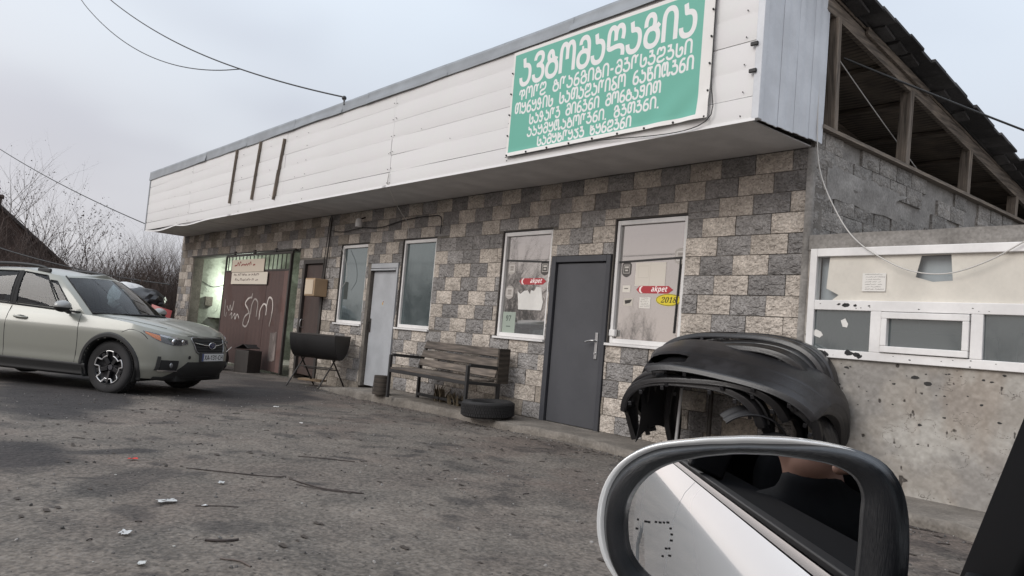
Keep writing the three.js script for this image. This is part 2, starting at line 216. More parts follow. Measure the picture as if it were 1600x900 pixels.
{
  const span = (a, b, n) => Array.from({ length: n }, (_, i) => a + (b - a) * i / n);
  const xs = [-420, -200, -110, -70, -48, -36, ...span(-30, -13, 68), ...span(-13, -4, 150), ...span(-4, 2.4, 200), ...span(2.4, 9, 60), 9, 12, 18, 30, 60, 150, 420];
  const zs = [-420, -150, -60, -30, -16, -10, ...span(-6, -0.2, 16), ...span(-0.2, 6.2, 170), ...span(6.2, 10, 26), 10, 13, 18, 28, 50, 110, 420];
  const nx = xs.length, nz = zs.length, pos = [], col = [], uv = [], idx = [];
  for (const z of zs) for (const x of xs) {
    const near = Math.abs(x) < 40 && Math.abs(z) < 20; pos.push(x, near ? groundY(x, z) : -0.02, z); uv.push(x, z);
    let r = 0.200, g = 0.176, b = 0.152;
    const n = fbm(x * 0.6 + 10, z * 0.6 + 10, 211, 4), m = fbm(x * 1.9 + 70, z * 1.9, 213, 4), f = fbm(x * 7, z * 7, 217, 3);
    const k = 0.86 + 0.42 * (n - 0.5) + 0.28 * (f - 0.5); r *= k; g *= k; b *= k;
    const earth = clamp(smooth(0.42, 0.58, m + 0.12 * (f - 0.5)) * (z < 3 + 2 * (n - 0.5) ? 0.7 : 0.25) + smooth(0.6, 0.7, m) * 0.2); r = lerp(r, 0.150, earth); g = lerp(g, 0.121, earth); b = lerp(b, 0.103, earth);
    let s = 0; for (const [cx, cz, rx, rz, rot, wob, st] of STAINS_AND_SHADE) { if (Math.abs(x - cx) > rx * 2 + 0.3 || Math.abs(z - cz) > rx * 2 + 0.6) continue; s = Math.max(s, st * (1 - smooth(0.72, 1.08, blob(x, z, cx, cz, rx, rz, rot, wob, 223)))); }
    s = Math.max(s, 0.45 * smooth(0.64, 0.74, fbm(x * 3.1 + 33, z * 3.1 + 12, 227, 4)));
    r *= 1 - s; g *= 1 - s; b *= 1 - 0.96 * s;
    if (!near) { r = 0.11; g = 0.10; b = 0.09; }
    col.push(r, g, b);
  }
  for (let j = 0; j < nz - 1; j++) for (let i = 0; i < nx - 1; i++) { const a = j * nx + i, b = a + 1, c = a + nx, d = c + 1; idx.push(a, c, b, b, c, d); }
  const g = new THREE.BufferGeometry(); g.setAttribute('position', new THREE.Float32BufferAttribute(pos, 3)); g.setAttribute('uv', new THREE.Float32BufferAttribute(uv, 2)); g.setAttribute('color', new THREE.Float32BufferAttribute(col, 3)); g.setIndex(idx); g.computeVertexNormals();
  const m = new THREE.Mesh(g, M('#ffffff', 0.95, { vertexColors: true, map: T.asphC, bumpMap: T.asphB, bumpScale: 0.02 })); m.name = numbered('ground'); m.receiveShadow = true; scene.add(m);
  tag(m, 'worn grey brown asphalt yard with dark oil stains, painted shade under the car and scattered grit', 'ground', null, 'structure');
}
// the concrete apron along the shop, broken edge towards the yard
{
  const edge = (x) => 0.62 + 0.16 * (fbm(x * 0.8 + 5, 3, 231, 3) - 0.5) * 2 + 0.07 * (fbm(x * 5, 9, 233, 3) - 0.5) * 2 + 0.12 * smooth(-3, 0, x);
  const P = (u, v) => { const x = lerp(-8.6, 7.5, u), e = edge(x), z = lerp(-0.05, e, Math.min(1, v * 1.12)), top = 0.088 + 0.012 * (fbm(x * 1.5, z * 3, 237, 4) - 0.5) * smooth(0, 0.2, z) - 0.11 * smooth(-7.2, -8.6, x); return V(x, v > 0.9 ? lerp(top, -0.06, (v - 0.9) / 0.1) : top - 0.018 * smooth(0.6, 0.9, v) * fbm(x * 6, 2, 239, 2), v > 0.9 ? e + 0.02 * (v - 0.9) * 10 * fbm(x * 9, 3, 241, 2) : z); };
  const m = obj('pavement', shell(P, 420, 16, 0, null, true), mt.apron);
  tag(m, 'low concrete apron with a broken edge along the shop wall', 'pavement', null, 'structure');
}
// loose grit and small stones
{
  const R = rng(77), g = flat(new THREE.IcosahedronGeometry(1, 0)), p = g.attributes.position; for (let i = 0; i < p.count; i++) { const q = V(p.getX(i), p.getY(i), p.getZ(i)), k = 0.8 + 0.4 * hash(Math.round(q.x * 50), Math.round(q.y * 50 + q.z * 91), 3); p.setXYZ(i, q.x * k, q.y * k * 0.6, q.z * k); } g.computeVertexNormals();
  const n = 3600, im = new THREE.InstancedMesh(g, M('#ffffff', 0.95), n), o = new THREE.Object3D(), c = new THREE.Color();
  for (let i = 0; i < n; i++) {
    const nearWall = R() < 0.35, x = nearWall ? lerp(-9, 3, R()) : lerp(-7, 2.2, R()), z = nearWall ? 0.68 + 0.5 * R() * R() : lerp(0.9, 6.2, R()), s = 0.003 + 0.011 * Math.pow(R(), 4);
    o.position.set(x, groundY(x, z) + s * 0.2, z); o.scale.setScalar(s); o.rotation.set(R() * 6, R() * 6, R() * 6); o.updateMatrix(); im.setMatrixAt(i, o.matrix);
    const k = 0.05 + 0.22 * R() * R(); c.setRGB(k * 1.05, k * 0.98, k * 0.92); im.setColorAt(i, c);
  }
  im.name = numbered('grit'); im.receiveShadow = im.castShadow = true; scene.add(im); tag(im, 'loose grit and crumbs of stone strewn over the yard', 'grit', null, 'stuff');
}
// ---------------------------------------------------------------- the shop
const shop = thing('shop_building', 'long single storey shop of tan and grey split face blocks under a white overhanging fascia', 'building');
const CH = 0.203, Y0 = 0.1, FX0 = -19.0;
const HOLES = [[-17.9, -11.12, -0.3, 2.53], [-10.88, -9.9, -0.3, 2.3], [-9.36, -8.36, 1.08, 2.56], [-8.23, -7.24, -0.3, 2.18], [-7.2, -6.22, 1.09, 2.57], [-4.58, -3.56, 1.09, 2.57], [-3.52, -2.48, -0.3, 2.19], [-2.47, -1.42, 1.12, 2.61]];
function blockGeo(w, h, seed, depth = 0.032, rough = 0.009) { // split-face block: bumpy front, joint edges set back
  const nx = Math.max(2, Math.round(w / 0.085)), ny = Math.max(1, Math.round(h / 0.09)), pos = [], idx = []; const P = [];
  for (let j = 0; j <= ny; j++) for (let i = 0; i <= nx; i++) { const e = i === 0 || j === 0 || i === nx || j === ny; const jx = e ? 0 : (hash(i, j, seed) - 0.5) * 0.03, jy = e ? 0 : (hash(i, j, seed + 5) - 0.5) * 0.03; P.push([(i / nx - 0.5) * w + jx, (j / ny - 0.5) * h + jy, e ? -0.006 + 0.004 * hash(i, j, seed + 7) : rough * (hash(i, j, seed + 9) * 1.7 - 0.3)]); }
  const at = (i, j) => j * (nx + 1) + i, tri = (a, b, c) => pos.push(...a, ...b, ...c);
  for (let j = 0; j < ny; j++) for (let i = 0; i < nx; i++) { const a = P[at(i, j)], b = P[at(i + 1, j)], c = P[at(i + 1, j + 1)], d = P[at(i, j + 1)]; tri(a, b, c); tri(a, c, d); }
  const bk = (p) => [p[0], p[1], -depth]; const wall = (p, q) => { tri(p, bk(p), q); tri(q, bk(p), bk(q)); };
  for (let i = 0; i < nx; i++) { wall(P[at(i, 0)], P[at(i + 1, 0)]); wall(P[at(i + 1, ny)], P[at(i, ny)]); }
  for (let j = 0; j < ny; j++) { wall(P[at(nx, j)], P[at(nx, j + 1)]); wall(P[at(0, j + 1)], P[at(0, j)]); }
  const g = new THREE.BufferGeometry(); g.setAttribute('position', new THREE.Float32BufferAttribute(pos, 3)); g.computeVertexNormals();
  const uv = []; const ou = hash(1, 2, seed) * 3, ov = hash(3, 4, seed) * 3; for (let i = 0; i < pos.length; i += 3) uv.push(pos[i] + ou + pos[i + 2], pos[i + 1] + ov); g.setAttribute('uv', new THREE.Float32BufferAttribute(uv, 2)); return g;
}
const blockCache = new Map(); const cachedBlock = (w, h, variant, d, r) => { w = Math.round(w * 200) / 200; h = Math.round(h * 200) / 200; const k = [w, h, variant, d, r].join(); if (!blockCache.has(k)) blockCache.set(k, blockGeo(w, h, 300 + variant * 31 + Math.round(w * 977), d, r)); return blockCache.get(k); };
{
  const wall = part('front_wall', shop);
  obj('mortar_backing', cutRects([[FX0, 0.0, -0.3, 3.16]], HOLES).map(([a, b, c, d]) => bx(a, b, c, d, -0.26, -0.014)), mt.mortar, wall);
  const list = [], BL = 0.405, J = 0.009;
  for (let k = 0; k < 15; k++) {
    const y0 = Y0 + k * CH, y1 = y0 + CH; let xb = 0, i = 0, half = k % 2 === 0, tan = [true, false, false, true][k % 4];
    while (xb > FX0 + 0.05) {
      const w = half && i === 0 ? BL * 0.52 : BL * (0.985 + 0.03 * hash(i, k, 5)), xa = Math.max(FX0, xb - w);
      for (const [a, b, c, d] of cutRects([[xa, xb, y0, y1]], HOLES)) if (b - a > 0.04 && d - c > 0.035) {
        const h = hash(i, k, 11), odd = h < 0.06 + (xb < -8.5 ? 0.22 : 0), t = odd ? !tan : tan, v = Math.floor(hash(i, k, 13) * 3);
        const old = (k <= 1 && hash(i, k, 15) < 0.25 && xb > -9) || (xb < -9 && hash(i, k, 17) < 0.35);
        list.push({ x: (a + b) / 2, y: (c + d) / 2, w: b - a - J, h: d - c - J, m: old ? mt.blockOld[v % 2] : t ? mt.blockTan[v] : mt.blockGrey[v], v: Math.floor(hash(i, k, 19) * 5), dz: 0.010 * (hash(i, k, 23) - 0.5) });
      }
      xb = xa; i++; tan = !tan;
    }
  }
  for (let k = 0; k < 2; k++) for (let x = 0; x > -11; x -= 0.41) for (const [a, b, c, d] of cutRects([[x - 0.4, x, Y0 - (k + 1) * CH, Y0 - k * CH]], HOLES)) if (b - a > 0.05 && k === 0 && x < -8) list.push({ x: (a + b) / 2, y: (c + d) / 2, w: b - a - J, h: d - c - J, m: mt.blockOld[0], v: 1, dz: 0 });
  list.sort((p, q) => q.x - p.x); // the blocks nearest the yard corner show largest
  const rest = new Map();
  list.forEach((s, n) => {
    const g = cachedBlock(s.w, s.h, s.v, 0.032, 0.009);
    if (n < 300) { const m = new THREE.Mesh(g, s.m); m.name = 'block'; m.position.set(s.x, s.y, s.dz); m.castShadow = m.receiveShadow = true; wall.add(m); }
    else { if (!rest.has(s.m)) rest.set(s.m, []); rest.get(s.m).push(g.clone().translate(s.x, s.y, s.dz)); }
  });
  const far = part('far_blocks', shop); far.userData.kind = 'stuff';
  const mats = [...rest.keys()], merged = mats.map((m) => mergeGeometries(rest.get(m))), all = mergeGeometries(merged, true), mesh = new THREE.Mesh(all, mats); shop.remove(far); mesh.name = 'far_blocks'; mesh.userData.kind = 'stuff'; mesh.castShadow = mesh.receiveShadow = true; shop.add(mesh);
}
// gable wall of coarse grey cinder blocks, seen above the annex
{
  const wall = part('side_wall', shop);
  obj('mortar_backing', [bx(-0.24, -0.03, -0.3, 3.33, -7.2, -0.262), bx(-0.24, -0.012, 2.2, 3.33, -0.262, -0.03)], mt.concrete, wall);
  for (let k = 0; k < 6; k++) { let z = 0.0, i = 0; while (z > -7.1) { const w = k % 2 && i === 0 ? 0.2 : 0.37 + 0.07 * hash(i, k, 43), zb = Math.max(-7.2, z - w), zc = (z + zb) / 2; const smear = hash(i, k, 41) < 0.26 && k > 2;
    const hh = 0.185 - (k === 5 ? 0.02 : 0); if (!smear) { const m = new THREE.Mesh(cachedBlock(w - 0.02, hh, Math.floor(hash(i, k, 47) * 5), 0.05, 0.016), mt.cinder[Math.floor(hash(i, k, 49) * 3)]); m.name = 'block'; m.rotation.y = Math.PI / 2; m.position.set(-0.004 + 0.012 * hash(i, k, 51), 2.21 + k * 0.19 + hh / 2, zc); m.castShadow = m.receiveShadow = true; wall.add(m); } z = zb; i++; } }
  // smeared render over the blocks near the front
  obj('render_patch', shell((u, v) => V(0.006 + 0.02 * fbm(u * 5, v * 4, 57, 3) * Math.sin(Math.PI * clamp(v)) , lerp(2.72, 3.04, v) + 0.07 * (fbm(u * 4, 3 + v, 59, 3) - 0.5), lerp(-0.25, -2.1 + 0.5 * fbm(v * 3, 1, 61, 2), u)), 24, 10, 0.02), mt.concrete, wall);
  obj('corner_pier', shell((u, v) => { const a = u * Math.PI * 0.5; return V(-0.045 + 0.062 * Math.sin(a) + 0.006 * fbm(u * 4, v * 30, 63, 3), lerp(0.0, 3.14, v), -0.03 + 0.055 * Math.cos(a) + 0.006 * fbm(u * 4 + 9, v * 30, 65, 3)); }, 6, 60, 0, null, true), mt.concrete, wall);
  obj('sill_plate', [bar([0.0, 3.35, -0.05], [0.0, 3.35, -7.3], 0.12, 0.04)], mt.woodOld, wall);
}
// other walls, ceiling and floor of the shop (they close the rooms)
{
  obj('back_wall', [bx(FX0, 0, -0.3, 3.3, -7.3, -7.12), bx(FX0, FX0 + 0.25, -0.3, 3.16, -7.12, -0.26)], mt.concrete, shop);
  obj('ceiling_slab', [bx(FX0, -0.26, 3.165, 3.3, -7.12, -0.02)], mt.concrete, shop);
  obj('room_walls', [bx(-11.05, -10.93, 0, 3.16, -7.1, -0.28), bx(-10.93, -0.26, 0.02, 3.16, -4.2, -4.08)], mt.interior, shop);
  obj('room_floor', [bx(-10.93, -0.26, -0.02, 0.1, -4.08, -0.27)], mt.interior, shop);
  obj('lintel_trim', [bx(-17.9, -11.12, 2.5, 2.545, -0.2, 0.012)], mt.darkSteel, shop);
}
// the fascia: planks of white siding, fixings, battens
const FZ = 1.03;
{
  const f = part('fascia', shop); const R = rng(5);
  obj('frame', [bx(-18.9, 0.0, 3.17, 4.6, 0.93, 1.008), bx(-18.9, -18.84, 3.17, 4.6, 0.0, 0.93)], mt.woodDark, f);
  const rows = [[3.165, 3.357], [3.366, 3.612], [3.616, 3.863], [3.867, 4.112], [4.116, 4.346], [4.35, 4.58]], seams = [[0.03, -6.06, -12.0, -18.95], [0.03, -3.3, -6.06, -8.95, -12.0, -15.3, -18.95]];
  rows.forEach(([a, b], r) => { const s = r === 0 ? seams[0] : [0.03, -6.06 + (r % 2 ? 0 : -0.02), r % 2 ? -9.9 : -11.2, r % 3 ? -15.3 : -14.1, -18.95]; for (let i = 0; i < s.length - 1; i++) {
    const x1 = s[i] - 0.004, x0 = s[i + 1] + 0.004, tilt = (R() - 0.5) * 0.006, dz = R() * 0.004 + (r === 0 ? 0.004 : 0), n = 14, wob = R() * 50;
    const g = shell((u, v) => { const x = lerp(x0, x1, u), w = 0.006 * (fbm(x * 0.9 + wob, r, 333, 2) - 0.5); return V(x, lerp(a, b, v) + tilt * (u - 0.5) * 2 + w, FZ + dz + 0.001 * Math.sin(Math.PI * v) + 0.0016 * (fbm(x * 0.7, r * 3 + wob, 335, 2) - 0.5) - (v < 0.01 ? 0.004 : 0)); }, n, 4, 0.016);
    obj('siding_plank', g, mt.siding[Math.floor(R() * 3)], f);
  } });
  const nails = []; for (const x of [-6.02, -6.1, -8.99, -3.34, -12.04, -15.34, -0.12]) for (let r = 0; r < 6; r++) nails.push(new THREE.SphereGeometry(0.007, 5, 4).translate(x + (R() - 0.5) * 0.03, rows[r][0] + 0.03 + R() * 0.02, FZ + 0.012)); for (let i = 0; i < 26; i++) nails.push(new THREE.SphereGeometry(0.006, 5, 4).translate(-18.5 + 18.2 * R(), rows[Math.floor(R() * 6)][0] + 0.02 + 0.02 * R(), FZ + 0.012));
  obj('nail', nails, mt.darkSteel, f).userData.kind = 'stuff';
  for (const [x, y0, y1, lean] of [[-12.47, 3.40, 4.53, 0.07], [-11.22, 3.38, 4.53, 0.09], [-10.08, 3.34, 4.42, 0.11]]) { const g = [bar([x - lean, y0, FZ + 0.028], [x + lean, y1, FZ + 0.028], 0.03, 0.055)]; if (x > -10.5) g.push(bar([x - lean - 0.03, y0 - 0.05, FZ + 0.03], [x - 0.02, y0 + 0.5, FZ + 0.034], 0.03, 0.05)); obj('batten', g, mt.woodOldV, f); }
  // corner trim, left end trim, clips
  obj('corner_trim', [rb(-0.01, 0.062, 3.15, 4.62, 0.985, 1.052, 0.008)], mt.sidePanel, f);
  obj('end_trim', [rb(-18.99, -18.93, 3.15, 4.66, 0.99, 1.05, 0.006)], mt.flashing, f);
  for (const y of [3.56, 3.80]) obj('clip', [rb(-0.05, 0.02, y, y + 0.035, FZ + 0.02, FZ + 0.045)], mt.blackSteel, f);
  // end panels towards the annex: four vertical metal strips
  for (let i = 0; i < 4; i++) { const z0 = 0.985 - i * 0.262, z1 = z0 - 0.256; obj('end_panel', shell((u, v) => V(0.046 + 0.008 * Math.pow(Math.abs(Math.sin(Math.PI * u * 2)), 6) + 0.004 * (fbm(u * 2 + i, v * 3, 339, 2) - 0.5), lerp(3.15 + 0.01 * i, 4.66, v), lerp(z0, z1, u)), 8, 8, 0.012), mt.sidePanel, f); }
  obj('end_panel_back', [bx(-0.02, 0.03, 3.19, 4.62, 0.0, 0.98)], mt.woodDark, f);
  // flashing sheets along the top, uneven lower edge and lapped ends
  const fs = [0.05, -2.35, -4.75, -6.9, -7.75, -9.6, -11.9, -14.4, -16.6, -19.0];
  for (let i = 0; i < fs.length - 1; i++) { const x1 = fs[i], x0 = fs[i + 1] - 0.05, lift = 0.012 * (R() - 0.5), ph = R() * 30; obj('flashing_sheet', shell((u, v) => { const x = lerp(x0, x1, u), rise = 0.006 * Math.max(0, -x - 4); const low = 4.545 + rise * 0.25 - 0.03 * fbm(x * 0.9 + ph, i, 343, 3), top = 4.69 + rise + lift + 0.012 * (fbm(x * 0.7, i + 9, 345, 3) - 0.5); return v < 0.7 ? V(x, lerp(low, top, v / 0.7), FZ + 0.016 + 0.03 * smooth(0.5, 0, v) * fbm(x * 1.3 + ph, 7, 347, 2) + (i % 2) * 0.004) : V(x, top + 0.004, lerp(FZ + 0.016, FZ - 0.14, (v - 0.7) / 0.3)); }, 16, 10, 0.004), mt.flashing, f); }
  // soffit boards and the loose white edge strip
  for (let i = 0; i < 8; i++) { const x0 = -18.9 + i * 2.36, x1 = x0 + 2.355; obj('soffit_panel', shell((u, v) => V(lerp(x0, x1, u), 3.158 + 0.012 * (fbm(u * 2 + i * 3, v * 2, 351, 2) - 0.5) - 0.03 * Math.sin(Math.PI * u) * smooth(-14, -18, lerp(x0, x1, u)), lerp(0.012, 1.025, v)), 8, 5, 0.012, null, true), mt.soffit, f); }
  obj('edge_strip', [-18.9, -12.6, -6.2, 0.02].slice(0, 3).map((x, i) => { const x1 = [-12.4, -6.1, 0.03][i]; return shell((u, v) => { const xx = lerp(x, x1, u), sag = i === 0 ? 0.075 * Math.abs(Math.sin((xx + 18.9) * 1.15)) * smooth(-13.2, -16, xx) : 0; return V(xx, 3.166 - sag - 0.03 * (1 - v), FZ + 0.024 - 0.004 * v + sag * 0.3); }, 40, 2, 0.008); }), mt.siding[0], f);
}
// roof: boards, slates, rafters, posts and the weathered rake
{
  const rf = part('roof', shop), zy = (z) => z > -0.2 ? 4.665 : 4.665 - 0.16 * (-0.2 - z);
  obj('roof_boards', [bar([-9.4, zy(0.9) - 0.03, 0.95], [-9.4, zy(-0.2) - 0.03, -0.2], 18.9, 0.03), bar([-9.4, zy(-0.2) - 0.03, -0.2], [-9.4, zy(-8) - 0.03, -8], 18.9, 0.03)], mt.woodAttic, rf);
  obj('roof_cover', [bar([-9.4, zy(-0.2) + 0.02, -0.25], [-9.4, zy(-8) + 0.02, -8.05], 18.9, 0.04)], mt.slate[0], rf);
  obj('roof_cover', [bar([-9.4, 4.685, 0.9], [-9.4, 4.685, -0.26], 18.9, 0.03)], mt.slate[0], rf);
  const R = rng(15);
  for (let i = 0, z = -0.05; z > -7.6; i++) { const l = 0.24 + 0.1 * R(), dy = 0.012 * R(), out = 0.10 + 0.05 * R(), a = [-0.1, zy(z) + 0.045 + dy, z + 0.02], b = [-0.1, zy(z - l) + 0.045 + dy - 0.012, z - l - 0.02]; const g = bar(a, b, 0.44 + out, 0.028 + 0.014 * R(), 0.004).translate(out / 2 + 0.06, 0, 0); obj('roof_tile', g, mt.slate[R() < 0.3 ? 1 : 0], rf); if (R() < 0.45) obj('roof_tile', bar([0.12, a[1] - 0.035, z], [0.12, b[1] - 0.035, z - l * 0.7], 0.14, 0.03, 0.004), mt.slate[1], rf); z -= l; }
  obj('rake_board', [bar([0.03, zy(-0.1) - 0.12, 0.0], [0.03, zy(-7.4) - 0.12, -7.4], 0.05, 0.15), bar([0.075, zy(-0.9) - 0.05, -0.75], [0.075, zy(-2.3) - 0.06, -2.25], 0.03, 0.08)], mt.woodOld, rf);
  for (const z of [-0.32, -1.87, -3.61, -5.32, -6.9]) obj('post', [bar([z === -0.32 ? -0.02 : 0.0, 3.36, z], [z === -0.32 ? 0.02 : 0.0, zy(z) - 0.19, z - (z === -0.32 ? -0.12 : 0.04)], 0.115, z === -0.32 ? 0.07 : 0.10, 0.005)], mt.woodOldV, rf);
  for (let i = 0; i < 9; i++) obj('rafter', [bar([-1.2 - i * 2.0, zy(-0.2) - 0.12, -0.2], [-1.2 - i * 2.0, zy(-7.4) - 0.12, -7.4], 0.07, 0.14)], mt.woodAttic, rf);
  for (let i = 0; i < 8; i++) obj('purlin', [bar([0.0, zy(-0.6 - i * 0.9) - 0.075, -0.6 - i * 0.9], [-18.5, zy(-0.6 - i * 0.9) - 0.075, -0.6 - i * 0.9], 0.09, 0.05)], mt.woodAttic, rf);
  obj('attic_back', [bx(-18.8, -18.7, 3.3, 4.5, -7.2, 0.9), bx(-18.8, 0, 3.3, 4.55, 0.88, 0.925)], mt.woodAttic, rf);
}
// ---------------------------------------------------------------- windows and doors
const glassFilm = M(lin(0.50, 0.485, 0.47), 0.025, { physical: true, metalness: 0.82, transmission: 1, thickness: 0, ior: 1.5 });
const glassDull = M(lin(0.235, 0.29, 0.30), 0.05, { physical: true, metalness: 0.62, transmission: 1, thickness: 0, ior: 1.5 });
const glassClear = M(lin(0.95, 0.97, 0.97), 0.03, { physical: true, transmission: 1, thickness: 0, ior: 1.5, side: THREE.DoubleSide });
function shopWindow([x0, x1, y0, y1], glass, label) {
  const w = part('window', shop); w.userData.label = label; const f = 0.055, z0 = -0.11, z1 = -0.035;
  obj('frame', [rb(x0 + 0.012, x0 + f, y0 + 0.02, y1 - 0.02, z0, z1), rb(x1 - f, x1 - 0.012, y0 + 0.02, y1 - 0.02, z0, z1), rb(x0 + f, x1 - f, y1 - 0.02 - f, y1 - 0.02, z0, z1), rb(x0 + f, x1 - f, y0 + 0.02, y0 + 0.02 + f, z0, z1)], mt.whitePvc, w);
  obj('sill', [rb(x0 - 0.01, x1 + 0.01, y0 - 0.012, y0 + 0.018, -0.1, 0.03, 0.004)], mt.whitePvc, w);
  obj('reveal', [bx(x0 + 0.001, x0 + 0.011, y0 + 0.019, y1 - 0.001, -0.2, -0.016), bx(x0 + 0.001, x1 - 0.001, y1 - 0.014, y1 - 0.001, -0.2, -0.018)], mt.darkSteel, w);
  const g = new THREE.PlaneGeometry(x1 - x0 - 2 * f + 0.01, y1 - y0 - 2 * f - 0.03).translate((x0 + x1) / 2, (y0 + y1) / 2, -0.075); obj('pane', g, glass, w);
  return w;
}
const win1 = shopWindow(HOLES[2], glassDull, 'grey green pane beside the pale door, no stickers'), win2 = shopWindow(HOLES[4], glassDull, 'grey green pane above the end of the bench');
const win3 = shopWindow(HOLES[5], glassFilm, 'mirrored pane with a torn white paper'), win4 = shopWindow(HOLES[7], glassFilm, 'mirrored pane with a yellow year sticker');
const SZ = -0.0725;
const akpet = print(0.5, 0.08, 900, (c, W, H) => { c.fillStyle = '#a9333a'; c.fillRect(0, 0, W, H); c.fillStyle = '#f0e6e2'; c.beginPath(); c.arc(H * 0.95, H * 0.5, H * 0.47, 0, 7); c.fill(); c.fillStyle = '#a9333a'; c.beginPath(); c.arc(H * 1.22, H * 0.5, H * 0.42, 0, 7); c.fill(); c.fillStyle = '#f4eeea'; c.font = `italic bold ${H * 0.98}px sans-serif`; c.textBaseline = 'middle'; c.textAlign = 'center'; c.fillText('akpet', W * 0.62, H * 0.40); });
const arrowShape = (x0, x1, y0, y1, z) => { const s = new THREE.Shape(), m = (y0 + y1) / 2, h = y1 - y0; s.moveTo(x0, m); s.lineTo(x0 + h * 0.6, y1); s.lineTo(x1 - h * 0.8, y1); s.lineTo(x1, m); s.lineTo(x1 - h * 0.8, y0); s.lineTo(x0 + h * 0.6, y0); s.closePath(); const g = flat(new THREE.ExtrudeGeometry(s, { depth: 0.001, bevelEnabled: false }).translate(0, 0, z)); const p = g.attributes.position, uv = g.attributes.uv; for (let i = 0; i < p.count; i++) uv.setXY(i, (p.getX(i) - x0) / (x1 - x0), (p.getY(i) - y0) / (y1 - y0)); return g; };
obj('sticker', arrowShape(-2.13, -1.60, 1.735, 1.82, SZ), M('#ffffff', 0.5, { map: akpet }), win4, false); obj('sticker', arrowShape(-4.22, -3.68, 1.83, 1.915, SZ), M('#ffffff', 0.5, { map: akpet }), win3, false);
{
  const t = print(0.36, 0.15, 900, (c, W, H) => { c.fillStyle = '#d9c52f'; c.fillRect(0, 0, W, H); c.strokeStyle = '#2a2613'; c.lineWidth = 5; c.beginPath(); c.ellipse(W / 2, H / 2, W * 0.475, H * 0.45, 0, 0, 7); c.stroke(); c.fillStyle = '#23210f'; c.font = `italic bold ${H * 0.66}px serif`; c.textAlign = 'center'; c.textBaseline = 'middle'; c.fillText('2018', W / 2, H * 0.5); });
  const s = new THREE.Shape(); s.absellipse(-1.655, 1.665, 0.175, 0.068, 0, Math.PI * 2, false, 0); const g = flat(new THREE.ExtrudeGeometry(s, { depth: 0.0012, bevelEnabled: false, curveSegments: 32 }).translate(0, 0, SZ + 0.0015)); const p = g.attributes.position, uv = g.attributes.uv; for (let i = 0; i < p.count; i++) uv.setXY(i, (p.getX(i) + 1.83) / 0.35, (p.getY(i) - 1.597) / 0.136); obj('sticker', g, M('#ffffff', 0.5, { map: t }), win4, false);
}
function badge(cx, cy, w, h, dark, parent) { const s = new THREE.Shape(); s.moveTo(cx - w / 2, cy + h * 0.3); s.quadraticCurveTo(cx, cy + h * 0.68, cx + w / 2, cy + h * 0.3); s.lineTo(cx + w / 2, cy - h * 0.25); s.quadraticCurveTo(cx + w * 0.4, cy - h * 0.42, cx, cy - h / 2); s.quadraticCurveTo(cx - w * 0.4, cy - h * 0.42, cx - w / 2, cy - h * 0.25); s.closePath(); const k = dark ? '#4b4744' : '#a8a29c'; const t = print(0.16, 0.2, 600, (c, W, H) => { c.fillStyle = k; c.fillRect(0, 0, W, H); c.strokeStyle = dark ? '#c9c4bd' : '#d8d4cf'; c.lineWidth = 4; c.strokeRect(W * 0.18, H * 0.24, W * 0.64, H * 0.5); c.fillStyle = dark ? '#bdb8b1' : '#8d8781'; c.fillRect(W * 0.28, H * 0.32, W * 0.44, H * 0.12); c.fillRect(W * 0.34, H * 0.52, W * 0.32, H * 0.1); }); const g = flat(new THREE.ExtrudeGeometry(s, { depth: 0.001, bevelEnabled: false }).translate(0, 0, SZ)); const p = g.attributes.position, uv = g.attributes.uv; for (let i = 0; i < p.count; i++) uv.setXY(i, (p.getX(i) - cx) / w + 0.5, (p.getY(i) - cy) / h + 0.5); obj('sticker', g, M('#ffffff', 0.5, { map: t }), parent, false); }
badge(-2.3, 2.015, 0.14, 0.19, true, win4); badge(-1.53, 2.15, 0.16, 0.19, false, win4); badge(-3.725, 2.05, 0.16, 0.2, true, win3); badge(-4.4, 2.05, 0.15, 0.18, false, win3); badge(-4.41, 1.72, 0.17, 0.19, false, win3);
const scribble = (lines, ink, seed, bg = '#d9d5cd') => (c, W, H) => { const R = rng(seed); c.fillStyle = bg; c.fillRect(0, 0, W, H); c.strokeStyle = ink; c.lineWidth = Math.max(1.5, H / lines / 9); for (let l = 0; l < lines; l++) { const y = H * (l + 0.7) / (lines + 0.4); let x = W * (0.06 + 0.1 * R()); const end = W * (0.7 + 0.25 * R()); while (x < end) { const w = H / lines * (0.25 + 0.3 * R()); c.beginPath(); c.moveTo(x, y); c.quadraticCurveTo(x + w * R(), y - H / lines * 0.7 * R(), x + w, y - H / lines * 0.3 * R()); c.stroke(); x += w * 1.15 + (R() < 0.15 ? w : 0); } } };
printed('paper', -2.16, -1.72, 1.82, 2.09, SZ, 0.001, print(0.44, 0.27, 500, (c, W, H) => { c.fillStyle = '#cfc8bd'; c.fillRect(0, 0, W, H); c.strokeStyle = '#bdb5a9'; c.lineWidth = 2; c.strokeRect(W * 0.1, H * 0.15, W * 0.34, H * 0.5); c.beginPath(); c.moveTo(W * 0.5, 0); c.lineTo(W * 0.48, H); c.stroke(); }), win4, 0.85);
printed('paper', -2.34, -2.22, 1.745, 1.825, SZ, 0.001, print(0.12, 0.08, 700, (c, W, H) => { c.fillStyle = '#d5cfc5'; c.fillRect(0, 0, W, H); c.fillStyle = '#4b4642'; c.fillRect(W * 0.2, H * 0.4, W * 0.5, H * 0.12); }), win4, 0.85);
